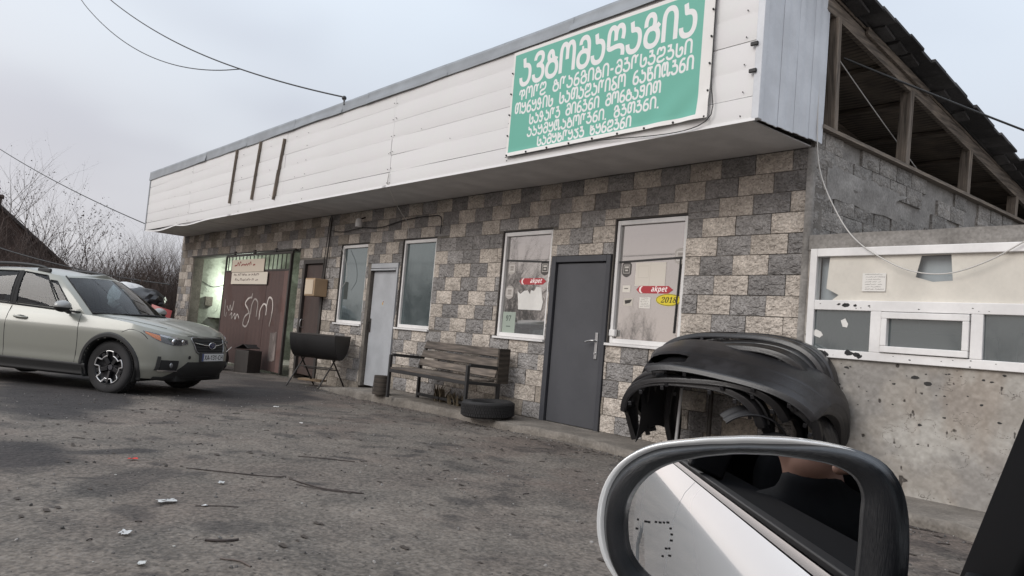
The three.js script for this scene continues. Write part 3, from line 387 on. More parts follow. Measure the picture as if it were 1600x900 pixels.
printed('paper', -2.31, -2.17, 1.585, 1.675, SZ, 0.001, print(0.14, 0.09, 700, (c, W, H) => { c.fillStyle = '#bfb8ae'; c.fillRect(0, 0, W, H); c.fillStyle = '#3a3734'; c.beginPath(); c.moveTo(W * 0.1, H * 0.3); c.lineTo(W * 0.9, H * 0.15); c.lineTo(W * 0.7, H * 0.6); c.lineTo(W * 0.2, H * 0.75); c.fill(); }), win4, 0.85);
printed('paper', -2.07, -1.91, 1.565, 1.69, SZ, 0.001, print(0.16, 0.13, 700, scribble(6, '#5d5650', 4)), win4, 0.85);
obj('dark_bar', [bar([-2.42, 2.10, -0.07], [-1.48, 2.135, -0.07], 0.014, 0.022), bar([-1.52, 2.12, -0.07], [-1.545, 1.30, -0.07], 0.014, 0.026)], mt.blackSteel, win4); obj('dark_bar', [bar([-4.52, 2.165, -0.07], [-3.61, 2.125, -0.07], 0.014, 0.024)], mt.blackSteel, win3);  // dark lines across the two panes, built as thin bars
obj('hinge', [rb(-2.46, -2.37, 1.22, 1.3, -0.07, -0.02, 0.01)], mt.whitePvc, win4);
{ // torn paper in the third window
  const s = new THREE.Shape(); const pts = [[-4.24, 1.74], [-4.18, 1.70], [-4.1, 1.745], [-4.03, 1.75], [-3.98, 1.70], [-3.965, 1.755], [-3.9, 1.74], [-3.86, 1.80], [-3.76, 1.79], [-3.74, 1.68], [-3.71, 1.60], [-3.735, 1.49], [-4.2, 1.49], [-4.21, 1.58]]; pts.forEach((p, i) => (i ? s.lineTo(...p) : s.moveTo(...p))); obj('paper', new THREE.ExtrudeGeometry(s, { depth: 0.001, bevelEnabled: false }).translate(0, 0, SZ), mt.paper, win3);
  printed('paper', -4.51, -4.24, 1.16, 1.45, SZ, 0.001, print(0.27, 0.29, 400, (c, W, H) => { c.fillStyle = '#99a398'; c.fillRect(0, 0, W, H); c.fillStyle = '#4d5650'; c.font = `bold ${H * 0.36}px sans-serif`; c.fillText('97', W * 0.25, H * 0.42); c.fillRect(W * 0.3, H * 0.66, W * 0.35, H * 0.04); }), win3, 0.85);
}
for (const [x, y, h, c] of [[-4.1, 1.15, 0.16, 0x7d6a58], [-3.85, 1.15, 0.11, 0x4f6a6c], [-2.28, 1.18, 0.3, 0xb9b0a8], [-1.9, 1.18, 0.12, 0x9a8d7a]]) obj('stock_box', [h > 0.2 ? new THREE.LatheGeometry([[0.001, 0], [0.045, 0], [0.045, 0.2], [0.018, 0.25], [0.018, 0.3], [0.001, 0.3]].map(([a, b]) => new THREE.Vector2(a, b)), 16).translate(x, y, -0.2) : rb(x - 0.1, x + 0.1, y, y + h, -0.3, -0.16, 0.006)], M(c, 0.7), x < -3 ? win3 : win4);
// doors
{
  const d = part('door', shop); d.userData.label = 'dark grey steel entrance door'; const [x0, x1, , y1] = HOLES[6];
  obj('frame', [rb(x0 + 0.006, x0 + 0.09, 0.09, y1 - 0.006, -0.12, 0.018, 0.008), rb(x1 - 0.075, x1 - 0.006, 0.09, y1 - 0.006, -0.12, 0.018, 0.008), rb(x0 + 0.09, x1 - 0.075, y1 - 0.085, y1 - 0.006, -0.12, 0.018, 0.008)], mt.greyDoorFrame, d);
  obj('leaf', [rb(x0 + 0.1, x1 - 0.083, 0.1, y1 - 0.095, -0.09, -0.02, 0.006)], mt.greyDoor, d);
  const h = obj('handle', [rb(-2.665, -2.62, 0.93, 1.25, -0.021, -0.008, 0.006), rod([-2.643, 1.15, -0.01], [-2.643, 1.15, 0.04], 0.011), tube([[-2.643, 1.15, 0.035], [-2.68, 1.148, 0.045], [-2.77, 1.13, 0.045]], 0.011, 8), rod([-2.643, 1.0, -0.01], [-2.643, 1.0, 0.005], 0.014, 0.014, 12)], mt.steel, d);
  obj('door_sill', [rb(x0, x1, 0.06, 0.095, -0.15, 0.02, 0.006)], mt.concreteDark, d);
}
{
  const d = part('door', shop); d.userData.label = 'pale grey steel door with a small faded sticker'; const [x0, x1, , y1] = HOLES[3];
  obj('frame', [rb(x0 + 0.005, x0 + 0.1, 0.05, y1 - 0.006, -0.14, 0.02, 0.006)], mt.concreteDark, d);
  obj('frame', [rb(x0 + 0.1, x1 - 0.005, y1 - 0.09, y1 - 0.006, -0.14, 0.02, 0.006), rb(x1 - 0.06, x1 - 0.005, 0.06, y1 - 0.09, -0.14, 0.02, 0.006), rb(x0 + 0.105, x1 - 0.06, y1 - 0.13, y1 - 0.1, -0.08, 0.03, 0.006)], mt.paleDoor, d);
  obj('leaf', [rb(x0 + 0.125, x1 - 0.065, 0.07, y1 - 0.14, -0.1, -0.04, 0.005)], mt.paleDoor, d);
  obj('handle', [rb(x0 + 0.14, x0 + 0.175, 0.98, 1.22, -0.041, -0.025, 0.004), tube([[x0 + 0.158, 1.15, -0.03], [x0 + 0.158, 1.15, 0.02], [x0 + 0.158, 1.02, 0.02]], 0.009, 6)], mt.darkSteel, d);
  printed('sticker', -7.78, -7.66, 1.43, 1.55, -0.0385, 0.001, print(0.12, 0.12, 500, (c, W, H) => { c.fillStyle = '#a9abad'; c.fillRect(0, 0, W, H); c.fillStyle = '#b99752'; c.fillRect(W * 0.3, H * 0.35, W * 0.3, H * 0.35); c.fillStyle = '#8a5a52'; c.fillRect(W * 0.5, H * 0.15, W * 0.2, H * 0.2); }), d, 0.8);
}
{
  const d = part('door', shop); d.userData.label = 'rusty brown steel door'; const [x0, x1, , y1] = HOLES[1];
  obj('frame', [rb(x0 + 0.005, x0 + 0.09, 0.0, y1 - 0.005, -0.14, 0.025, 0.006), rb(x1 - 0.09, x1 - 0.005, 0.0, y1 - 0.005, -0.14, 0.025, 0.006), rb(x0 + 0.09, x1 - 0.09, y1 - 0.085, y1 - 0.005, -0.14, 0.025, 0.006)], mt.darkSteel, d);
  obj('leaf', [rb(x0 + 0.1, x1 - 0.1, 0.02, y1 - 0.095, -0.1, -0.03, 0.005)], mt.brownDoor, d);
  obj('handle', [tube([[x0 + 0.16, 0.95, -0.03], [x0 + 0.16, 0.95, 0.03], [x0 + 0.16, 1.1, 0.03], [x0 + 0.16, 1.1, -0.03]], 0.008, 6)], mt.steel, d);
}
// ---------------------------------------------------------------- garage room behind the sliding gate
{
  const g = part('garage_room', shop); const green = M(lin(0.44, 0.50, 0.45), 0.85, { map: T.dirt, bumpMap: T.plasB, bumpScale: 0.006 });
  obj('wall', [bx(-18.05, -17.9, -0.3, 3.16, -7.1, -0.27), bx(-17.9, -11.06, -0.3, 3.16, -6.6, -6.5), bx(-11.15, -11.055, -0.3, 3.16, -6.5, -0.27)], green, g);
  obj('floor', [bx(-17.9, -11.15, -0.4, -0.13, -6.5, -0.02)], mt.concrete, g);
  const pier = obj('jamb', [bx(-18.02, -17.84, -0.3, 2.52, -0.268, -0.02)], mt.concreteDark, g);
  obj('switch_box', [rb(-17.9, -17.84, 1.25, 1.5, -0.62, -0.42)], mt.concreteDark, g); obj('shelf', [rb(-17.9, -17.55, 0.9, 0.94, -1.3, -0.55), bar([-17.88, 0.7, -0.9], [-17.6, 0.9, -0.9], 0.02, 0.02)], mt.darkSteel, g);
  obj('wall_cable', [tube([[-17.88, 1.9, -0.3], [-17.88, 1.78, -0.6], [-17.88, 1.86, -1.0], [-17.88, 1.7, -1.6]], 0.008)], mt.cableBlack, g);
  const lamp = obj('lamp_tube', [rod([-17.78, 1.5, -1.35], [-17.78, 2.1, -1.35], 0.018, 0.018, 10)], M('#ffffff', 0.4, { emissive: new THREE.Color(0.95, 1.0, 0.92), emissiveIntensity: 4 }), g);
  obj('lamp_holder', [rb(-17.89, -17.83, 1.42, 2.18, -1.38, -1.32)], mt.whitePvc, g);
  const pl = new THREE.PointLight(new THREE.Color(0.93, 1.0, 0.88), 9, 0, 2); pl.position.set(-17.55, 1.85, -1.35); pl.castShadow = true; pl.shadow.radius = 6; scene.add(pl);
}
{
  const gate = thing('sliding_gate', 'maroon sheet steel sliding gate with barred top and white graffiti', 'gate', [0, 0, 0.06]);
  const sx = [-15.1, -13.75, -12.5, -11.62, -11.36]; for (let i = 0; i < 4; i++) obj('sheet', [rb(sx[i] + 0.003, sx[i + 1] - 0.003, -0.04, 2.08, 0.0, 0.02 + 0.004 * (i % 2), 0.003)], i === 3 ? M(lin(0.17, 0.105, 0.095), 0.7, { map: T.rust }) : mt.gate, gate);
  obj('frame', [rb(-15.14, -11.3, 2.44, 2.49, -0.01, 0.03), rb(-15.14, -11.3, 2.08, 2.12, -0.008, 0.028), rb(-11.36, -11.3, -0.06, 2.44, -0.01, 0.05), rb(-15.14, -15.1, -0.06, 2.44, -0.01, 0.03)], mt.darkSteel, gate);
  for (let i = 0; i < 17; i++) { const x = -14.95 + i * 0.222; obj('bar', [rod([x, 2.12, 0.01], [x, 2.44, 0.01], 0.012, 0.012, 6)], mt.darkSteel, gate); }
  obj('guide_rail', [rb(-17.7, -11.2, 2.505, 2.54, -0.02, 0.04), ...[-14.6, -13.4, -12.2].map((x) => rb(x, x + 0.09, 2.49, 2.57, -0.0, 0.05))], mt.darkSteel, gate);
  const strokes = [[[-13.21, 1.5], [-13.45, 1.46], [-13.59, 1.35], [-13.38, 1.21], [-13.26, 1.06], [-13.4, 0.84], [-13.61, 0.87], [-13.56, 1.03], [-13.28, 1.16]], [[-13.21, 1.59], [-13.27, 1.47]], [[-13.22, 1.11], [-13.2, 1.32], [-13.06, 1.46], [-12.87, 1.38], [-12.87, 1.18], [-12.88, 1.07]], [[-12.71, 1.01], [-12.69, 1.23], [-12.53, 1.36], [-12.37, 1.31], [-12.36, 1.12]], [[-12.38, 1.29], [-12.28, 1.5], [-12.11, 1.47], [-12.04, 1.33], [-12.06, 1.1], [-12.12, 0.89]],
    [[-14.88, 1.42], [-14.86, 1.19], [-14.84, 1.02]], [[-14.73, 1.27], [-14.57, 1.16], [-14.53, 1.29], [-14.39, 1.17], [-14.31, 1.39]], [[-14.48, 1.05], [-14.37, 1.11], [-14.36, 0.98], [-14.17, 1.1], [-14.13, 0.97], [-14.02, 1.09], [-13.89, 1.0]], [[-14.71, 1.12], [-14.75, 1.01]]];
  obj('graffiti', strokes.map((s, i) => { const t = tube(s.map(([x, y]) => [x, y, 0]), i < 5 ? 0.022 : 0.016, 6, s.length * 8); t.scale(1, 1, 0.12); return t.translate(0, 0, 0.0255); }), M(lin(0.55, 0.52, 0.5), 0.8, { map: T.dirt }), gate);
  obj('paint_patch', [shell((u, v) => V(lerp(-12.02, -11.68, u) + 0.04 * (fbm(v * 4, 1, 401, 2) - 0.5), lerp(0.18, 0.78, v) + 0.1 * (fbm(u * 3, 4, 403, 2) - 0.5), 0.0265), 8, 8, 0.002)], M(lin(0.22, 0.19, 0.18), 0.8, { map: T.dirt }), gate);
}
{
  const s1 = printed('hand_painted_sign', -14.6, -12.66, 2.07, 2.36, 0.115, 0.012, print(1.94, 0.29, 400, scribble(1, '#7d3a34', 12, '#c2b6a6')), scene, 0.8); tag(s1, 'weathered cream board with red hand lettering, upper of two on the gate bars', 'sign', 'boards on the gate');
  const s2 = printed('hand_painted_sign', -14.55, -12.42, 1.79, 2.06, 0.118, 0.012, print(2.13, 0.27, 400, scribble(2, '#4a3835', 19, '#cdc4b6')), scene, 0.8); tag(s2, 'cream board with dark hand lettering and numbers, lower of two on the gate', 'sign', 'boards on the gate');
}
// ---------------------------------------------------------------- fittings on the wall
{
  const b = thing('meter_box', 'brown cardboard cased electric box on the block wall under a conduit', 'box'); obj('case', [rb(-10.15, -9.74, 1.56, 1.9, 0.012, 0.28, 0.012)], mt.cardboard, b); obj('cover', [rb(-10.12, -9.78, 1.59, 1.87, 0.281, 0.292, 0.004)], M(lin(0.6, 0.5, 0.38), 0.8, { map: T.grime }), b);
  obj('conduit', [tube([[-9.86, 1.9, 0.05], [-9.84, 2.4, 0.03], [-9.8, 3.1, 0.03]], 0.013, 6), tube([[-9.95, 1.9, 0.05], [-9.95, 2.3, 0.03], [-9.88, 3.1, 0.03]], 0.008, 6)], mt.darkSteel, b);
  const l = thing('wall_lamp', 'small white bell shaped lamp fixed under the soffit', 'lamp'); obj('shade', [new THREE.LatheGeometry([[0.02, 0.09], [0.05, 0.07], [0.065, 0.0], [0.06, -0.07]].map(([r, y]) => new THREE.Vector2(r, y)), 16).translate(-8.55, 2.9, 0.12)], mt.whitePvc, l); obj('bracket', [rod([-8.55, 2.96, 0.12], [-8.55, 3.02, 0.0], 0.014)], mt.darkSteel, l);
  const c = obj('wall_cable', [tube([[-9.8, 2.84, 0.03], [-9.3, 2.79, 0.035], [-8.6, 2.83, 0.035], [-7.9, 2.8, 0.035], [-7.2, 2.88, 0.03], [-6.4, 2.9, 0.03], [-6.1, 2.86, 0.03], [-6.08, 2.6, 0.03]], 0.008, 6, 60)], mt.cableBlack); tag(c, 'black cable looping along the top courses of the block wall', 'cable');
  const w = obj('hanging_wire', [tube([[-6.03, 3.34, 1.06], [-6.04, 3.2, 1.065], [-6.25, 3.0, 0.8], [-6.6, 2.9, 0.45], [-7.0, 2.78, 0.05], [-7.02, 2.62, 0.02]], 0.006, 5, 40), tube([[-9.3, 2.48, 0.02], [-9.05, 2.2, 0.03], [-8.98, 1.9, 0.03], [-9.15, 1.72, 0.03]], 0.005, 5, 20)], mt.cableWhite); tag(w, 'thin pale wire hanging from the fascia down to the window head', 'wire');
}
// ---------------------------------------------------------------- banner with its lettering
const GLYPH = { // strokes in a box of height 1 (y down); [width, path, ...]
  'ა': [0.78, 'M.24 .02L.30 .30C.62 .28 .70 .42 .70 .62C.70 .88 .56 1 .36 1C.16 1 .06 .90 .06 .72'],
  'ვ': [0.78, 'M.14 .24C.16 .04 .30 0 .42 0C.62 0 .68 .10 .66 .22C.64 .36 .50 .42 .34 .44C.60 .44 .72 .54 .72 .70C.72 .90 .58 1 .38 1C.18 1 .06 .90 .06 .74'],
  'ტ': [0.80, 'M.70 .34C.66 .42 .56 .42 .50 .34C.44 .26 .46 .12 .34 .10C.20 .08 .14 .22 .18 .32C.22 .42 .36 .42 .36 .42M.40 .42C.62 .42 .74 .54 .74 .72C.74 .90 .60 1 .40 1C.20 1 .06 .90 .06 .72C.06 .54 .20 .42 .40 .42'],
  'ო': [0.98, 'M.08 1L.08 .34C.08 .08 .18 0 .28 0C.42 0 .48 .12 .48 .30L.48 .56M.48 .30C.48 .12 .56 0 .70 0C.82 0 .90 .10 .90 .34L.90 1'],
  'მ': [0.78, 'M.28 .36L.40 .36M.20 .22C.20 .06 .30 0 .44 0C.62 0 .72 .14 .72 .40L.72 .70C.72 .90 .58 1 .40 1C.20 1 .08 .90 .08 .72C.08 .56 .20 .46 .40 .46C.60 .46 .72 .56 .72 .70'],
  'ღ': [0.98, 'M.08 .60L.08 .30C.08 .08 .18 0 .28 0C.42 0 .48 .12 .48 .30L.48 .46M.48 .30C.48 .12 .56 0 .70 0C.84 0 .90 .12 .90 .26C.90 .38 .86 .46 .86 .46M.08 .60C.10 .72 .22 .70 .36 .68C.62 .64 .86 .66 .90 .80C.92 .92 .90 1 .90 1'],
  'ზ': [0.82, 'M.10 .36C.08 .12 .18 0 .32 0C.48 0 .54 .12 .54 .24C.54 .40 .44 .44 .36 .46M.40 .44C.62 .44 .74 .56 .74 .72C.74 .90 .60 1 .42 1C.22 1 .10 .90 .10 .74C.10 .56 .22 .44 .40 .44M.66 .44L.78 .34'],
  'ი': [0.74, 'M.08 1L.08 .36C.08 .10 .20 0 .37 0C.54 0 .66 .10 .66 .36L.66 1'],
  'ფ': [0.86, 'M.06 .52C.06 .30 .12 .16 .26 .16C.38 .16 .42 .26 .42 .38C.42 .54 .34 .60 .26 .60M.42 .38C.42 .22 .50 .16 .58 .16C.72 .16 .78 .28 .78 .42C.78 .58 .68 .64 .54 .62M.42 .30L.42 1'],
  'რ': [0.80, 'M.08 .96L.08 .34C.08 .10 .18 0 .30 0C.44 0 .48 .12 .48 .30L.48 .60M.48 .28C.52 .10 .60 .02 .74 .06'],
  'დ': [0.88, 'M.08 .44C.06 .14 .16 0 .28 0C.40 0 .44 .10 .44 .24M.44 .24C.44 .10 .50 0 .62 0C.76 0 .82 .14 .80 .34C.78 .54 .62 .60 .44 .60C.24 .60 .10 .68 .10 .82C.10 .96 .24 1 .40 1C.60 1 .74 .94 .80 .84'],
  'ნ': [0.74, 'M.60 .04C.30 0 .10 .20 .10 .66M.38 .46C.56 .46 .68 .56 .68 .72C.68 .90 .56 1 .38 1C.20 1 .08 .90 .08 .72C.08 .56 .20 .46 .38 .46'],
  'ე': [0.76, 'M.08 .04L.42 .02L.38 .38M.10 .40L.38 .38C.60 .38 .70 .48 .70 .66C.70 .90 .56 1 .36 1C.18 1 .06 .90 .06 .76'],
  'ს': [0.78, 'M.12 .02L.12 .70C.12 .90 .24 1 .40 1C.58 1 .70 .90 .70 .70L.70 .56C.70 .44 .62 .40 .54 .42C.46 .44 .46 .54 .50 .60'],
  'თ': [1.0, 'M.30 .44C.44 .44 .50 .54 .50 .64C.50 .78 .42 .86 .28 .86C.14 .86 .08 .76 .08 .60L.08 .36C.08 .10 .18 0 .30 0C.44 0 .50 .12 .50 .30L.50 .60M.50 .30C.50 .12 .60 0 .72 0C.84 0 .92 .12 .92 .34L.92 1'],
  'უ': [0.78, 'M.08 .04L.08 .22C.08 .38 .20 .44 .36 .42C.54 .40 .56 .20 .56 .04M.56 .16C.72 .36 .76 .56 .70 .76C.64 .94 .52 1 .38 1C.20 1 .08 .92 .08 .78'],
  'ქ': [0.80, 'M.50 .40C.50 .52 .40 .56 .30 .54C.16 .52 .10 .40 .12 .26C.14 .10 .26 .04 .36 .08C.48 .12 .50 .24 .50 .40L.50 .74C.50 .92 .40 1 .28 1C.14 1 .08 .92 .08 .82M.50 .52L.74 .52'],
  'გ': [0.76, 'M.62 .10C.50 -.02 .20 0 .18 .20C.16 .36 .36 .42 .46 .50C.66 .62 .72 .74 .68 .86C.62 1 .46 1 .36 1C.18 1 .08 .90 .08 .76C.08 .60 .24 .54 .46 .50'],
  'წ': [0.76, 'M.10 .70L.10 .04L.64 .04M.38 .04L.38 .32M.38 .44C.56 .44 .68 .56 .68 .72C.68 .90 .56 1 .38 1C.20 1 .10 .90 .10 .72C.10 .56 .20 .44 .38 .44'],
  'ლ': [1.0, 'M.24 .96C.10 .92 .06 .76 .06 .46C.06 .16 .14 0 .24 0C.36 0 .38 .14 .38 .34L.38 .58M.38 .34C.38 .12 .44 0 .54 0C.66 0 .68 .14 .68 .34L.68 .76C.68 .94 .76 1 .84 .98C.92 .96 .94 .86 .94 .74M.24 .96C.34 .96 .40 .90 .42 .80'],
  'ბ': [0.76, 'M.64 .10C.44 .00 .10 .06 .10 .70M.38 .44C.56 .44 .68 .56 .68 .72C.68 .90 .56 1 .38 1C.20 1 .10 .90 .10 .72C.10 .56 .20 .44 .38 .44'],
  'ჟ': [0.76, 'M.14 .02L.14 .30C.14 .42 .24 .46 .36 .46L.62 .46M.14 .10L.46 .06C.58 .06 .62 .14 .62 .26L.62 .70C.62 .90 .52 1 .36 1C.20 1 .08 .92 .08 .80'],
  'კ': [0.78, 'M.16 .02L.30 .44L.16 .46M.30 .44C.58 .40 .70 .52 .70 .68C.70 .90 .56 1 .36 1C.18 1 .06 .90 .06 .76'],
  'ხ': [0.80, 'M.12 .04L.12 .70C.12 .90 .24 1 .42 1C.60 1 .72 .88 .72 .70C.72 .52 .60 .44 .46 .46C.34 .48 .30 .58 .34 .66M.12 .22C.30 .34 .42 .28 .52 .14'],
  'ჭ': [0.82, 'M.10 .10C.30 .24 .60 .22 .72 .04M.40 .18L.40 .40M.40 .40C.60 .40 .72 .52 .72 .70C.72 .90 .58 1 .40 1C.22 1 .10 .90 .10 .74'],
  '-': [0.5, 'M.06 .55L.42 .55'], ',': [0.3, 'M.12 .90L.10 1.06'], ' ': [0.7, ''],
};
function writeLine(c, text, x0, x1, base, h, weight) { // glyphs stretched to fill x0..x1
  const total = [...text].reduce((s, ch) => s + GLYPH[ch][0] + 0.12, 0) - 0.12, k = (x1 - x0) / total; let x = x0; c.lineCap = 'butt'; c.lineJoin = 'round';
  for (const ch of text) { const [w, p] = GLYPH[ch]; if (p) { c.save(); c.translate(x, base - h); c.scale(k, h); const P = new Path2D(p); c.restore(); c.save(); c.beginPath(); const m = new DOMMatrix([k, 0, 0, h, x, base - h]), Q = new Path2D(); Q.addPath(P, m); c.lineWidth = weight; c.stroke(Q); c.restore(); } x += (w + 0.12) * k; }
}
{
  const W = 2048, H = 860, bx0 = -3.33, bx1 = -0.45, byT = 4.5, byB = 3.235;
  const t = print(W, H, 1, (c) => {
    c.fillStyle = '#d9d6d2'; c.fillRect(0, 0, W, H); c.fillStyle = '#62a694'; c.fillRect(W * 0.012, H * 0.03, W * 0.945, H * 0.935);
    c.strokeStyle = '#dcdad8'; const X = (x) => W * x, Y = (y) => H * y;
    writeLine(c, 'ავტომაღაზია', X(0.05), X(0.93), Y(0.335), H * 0.255, 37); writeLine(c, 'ფორდ ტრანზიტი-მერსედესი', X(0.055), X(0.92), Y(0.482), H * 0.108, 16.5);
    writeLine(c, 'თუნუქის სათადარიგო ნაწილები', X(0.035), X(0.93), Y(0.61), H * 0.105, 16.5); writeLine(c, 'საქარე მინები მონტაჟით', X(0.13), X(0.80), Y(0.73), H * 0.095, 15.5);
    writeLine(c, 'აკუმულატორები, ზეთები,', X(0.125), X(0.80), Y(0.845), H * 0.09, 15); writeLine(c, 'სამუხრუჭე ხუნდები', X(0.19), X(0.68), Y(0.95), H * 0.085, 15.5);
  });
  const b = thing('shop_banner', 'green banner with white lettering nailed to the fascia', 'banner', [0, 0, 0]);
  const g = shell((u, v) => { const x = lerp(bx0, bx1, u), y = lerp(byB, byT, v) + 0.02 * (1 - u) * 0; const wr = smooth(0.55, 1, u) * smooth(0.35, 0, v); return V(x, y, FZ + 0.03 + 0.006 * fbm(u * 5, v * 3, 421, 2) + 0.022 * wr * (0.5 + 0.5 * Math.sin((u * 0.9 - v * 0.35) * 46)) + 0.012 * smooth(0.06, 0, v)); }, 90, 40, 0.003);
  obj('sheet', g, M('#ffffff', 0.55, { map: t }), b, false);
  const e = []; for (let i = 0; i < 9; i++) e.push(new THREE.SphereGeometry(0.012, 6, 5).translate(lerp(bx0 + 0.03, bx1 - 0.03, i / 8), byB + 0.012, FZ + 0.05)); for (let i = 1; i < 5; i++) e.push(new THREE.SphereGeometry(0.011, 6, 5).translate(bx1 - 0.015, lerp(byB, byT, i / 5), FZ + 0.045), new THREE.SphereGeometry(0.011, 6, 5).translate(bx0 + 0.012, lerp(byB, byT, i / 5), FZ + 0.045));
  obj('eyelet', e, mt.blackSteel, b).userData.kind = 'stuff';
  obj('cord', [tube([[bx0, byB - 0.006, FZ + 0.04], [-2, byB - 0.012, FZ + 0.04], [bx1 + 0.02, byB - 0.01, FZ + 0.045], [bx1 + 0.012, 3.6, FZ + 0.042], [bx1 + 0.006, 4.4, FZ + 0.042]], 0.005, 5, 50)], mt.cableBlack, b);
}
// ---------------------------------------------------------------- the annex beside the shop
{
  const a = thing('annex_building', 'low annex with a wide white framed window over flaking beige plaster', 'building');
  const X0 = 0.045, X1 = 4.0, holes = [[X0, X1, 1.17, 2.165]];
  obj('front_wall', [...cutRects([[0.012, 7.5, -0.3, 2.2]], holes).map(([p, q, r, s]) => bx(p, q, r, s, -0.24, -0.004))], mt.plaster, a);
  obj('lintel_beam', [shell((u, v) => V(lerp(0.014, 7.5, u), lerp(2.16, 2.3, v) + 0.012 * (fbm(u * 22, v * 2, 431, 3) - 0.5) * (v > 0.5 ? 1 : 0.3), 0.012 + 0.016 * (fbm(u * 30, v * 3, 433, 4) - 0.5)), 90, 6, 0.2)], mt.concrete, a);
  obj('flat_roof', [bx(0.02, 7.5, 2.2, 2.27, -5.0, -0.2)], mt.concrete, a); obj('other_walls', [bx(7.3, 7.5, -0.3, 2.2, -5, -0.24), bx(0.02, 7.3, -0.3, 2.2, -5, -4.85)], mt.plaster, a); obj('room_floor', [bx(0.02, 7.3, -0.1, 0.05, -4.85, -0.24)], mt.interior, a); obj('room_lining', [bx(0.0, 0.04, 0.05, 2.19, -4.8, -0.25), bx(0.04, 7.2, 0.06, 2.19, -2.5, -2.45)], mt.interior, a);
  const w = part('window', a), zf = 0.03, zb = -0.06, FR = (x0, x1, y0, y1, d = 0) => rb(x0, x1, y0, y1, zb, zf + d, 0.006);
  obj('frame', [FR(X0, X0 + 0.068, 1.17, 2.165), FR(X0 + 0.068, X1, 2.09, 2.165), FR(X0 + 0.068, X1, 1.17, 1.245), FR(X0 + 0.068, X1, 1.6, 1.69), FR(0.635, 0.73, 1.245, 1.6), FR(1.43, 1.52, 1.245, 1.6), FR(2.3, 2.39, 1.245, 1.6), FR(X1 - 0.07, X1, 1.245, 1.6), FR(X1 - 0.07, X1, 1.69, 2.09)], mt.whitePvc, w);
  obj('sash', [rb(0.735, 1.425, 1.25, 1.305, zb, zf + 0.018), rb(0.735, 1.425, 1.54, 1.595, zb, zf + 0.018), rb(0.735, 0.785, 1.305, 1.54, zb, zf + 0.018), rb(1.375, 1.425, 1.305, 1.54, zb, zf + 0.018)], mt.whitePvc, w);
  for (const [x0, x1, y0, y1] of [[X0 + 0.06, X1 - 0.06, 1.685, 2.095], [X0 + 0.06, 0.64, 1.24, 1.605], [0.78, 1.38, 1.3, 1.545], [1.515, 2.305, 1.24, 1.605], [2.385, X1 - 0.06, 1.24, 1.605]]) obj('pane', new THREE.PlaneGeometry(x1 - x0, y1 - y0).translate((x0 + x1) / 2, (y0 + y1) / 2, 0.0), y0 > 1.6 ? glassClear : M(lin(0.26, 0.30, 0.31), 0.04, { physical: true, metalness: 0.4, transmission: 1, thickness: 0 }), w);
  { const s = new THREE.Shape(); [[0.22, 1.66], [0.32, 1.74], [0.2, 1.8], [0.22, 2.1], [3.93, 2.1], [3.93, 1.66]].forEach((p, i) => (i ? s.lineTo(...p) : s.moveTo(...p))); const hole = new THREE.Path(); [[0.98, 1.9], [1.02, 2.08], [1.25, 2.085], [1.27, 1.87], [1.12, 1.86]].forEach((p, i) => (i ? hole.lineTo(...p) : hole.moveTo(...p))); s.holes.push(hole); obj('covering', new THREE.ExtrudeGeometry(s, { depth: 0.004, bevelEnabled: false }).translate(0, 0, -0.012), M(lin(0.74, 0.68, 0.61), 0.9, { map: T.grime }), w); }
  obj('backing_sheet', [bx(0.11, 0.5, 1.7, 2.085, -0.09, -0.085), bx(0.9, 1.4, 1.7, 2.085, -0.09, -0.085)], M(lin(0.34, 0.37, 0.39), 0.8, { map: T.grime }), w);
  obj('room_partition', [bx(0.06, 3.9, 1.1, 2.18, -0.35, -0.33)].slice(1).concat([bx(0.4, 1.3, 0.5, 1.46, -1.0, -0.5), bx(1.6, 2.3, 0.5, 1.5, -0.9, -0.5)]), mt.darkSteel, w);
  printed('notice', 0.535, 0.74, 1.775, 1.935, 0.0035, 0.001, print(0.2, 0.16, 700, scribble(7, '#6b6560', 33, '#d8d5cf')), w, 0.85);
  const tagShape = (pts) => { const s = new THREE.Shape(); pts.forEach((p, i) => (i ? s.lineTo(...p) : s.moveTo(...p))); return new THREE.ExtrudeGeometry(s, { depth: 0.001, bevelEnabled: false }).translate(0, 0, 0.002); };
  obj('sticker', [tagShape([[0.1, 1.4], [0.13, 1.42], [0.18, 1.4], [0.2, 1.37], [0.17, 1.345], [0.12, 1.36]])], mt.paper, w); obj('sticker', [tagShape([[0.36, 1.51], [0.4, 1.53], [0.43, 1.48], [0.42, 1.45], [0.38, 1.455]])], mt.paper, w);
  const R = rng(41), chips = []; const chip = (x, y, r, z) => { const s = new THREE.Shape(), n = 7; for (let i = 0; i <= n; i++) { const t = i / n * Math.PI * 2, q = r * (0.6 + 0.7 * hash(i % n, Math.round(x * 900), 3)); const p = [x + q * Math.cos(t) * 1.5, y + q * Math.sin(t) * 0.8]; i ? s.lineTo(...p) : s.moveTo(...p); } chips.push(new THREE.ExtrudeGeometry(s, { depth: 0.0015, bevelEnabled: false }).translate(0, 0, z)); };
  chip(0.19, 1.205, 0.035, zf); chip(0.25, 1.2, 0.03, zf); chip(0.46, 1.225, 0.03, zf); chip(0.53, 1.215, 0.028, zf); chip(0.56, 1.2, 0.022, zf); chip(0.35, 1.655, 0.014, zf); chip(0.41, 1.65, 0.022, zf); chip(0.5, 1.645, 0.012, zf); chip(0.62, 1.645, 0.008, zf); for (let i = 0; i < 20; i++) chip(0.08 + R() * 1.6, (R() < 0.5 ? 1.18 : 1.61) + R() * 0.055, 0.003 + 0.004 * R(), zf);
  obj('tar_smear', chips, M(lin(0.012, 0.012, 0.012), 0.7), w);
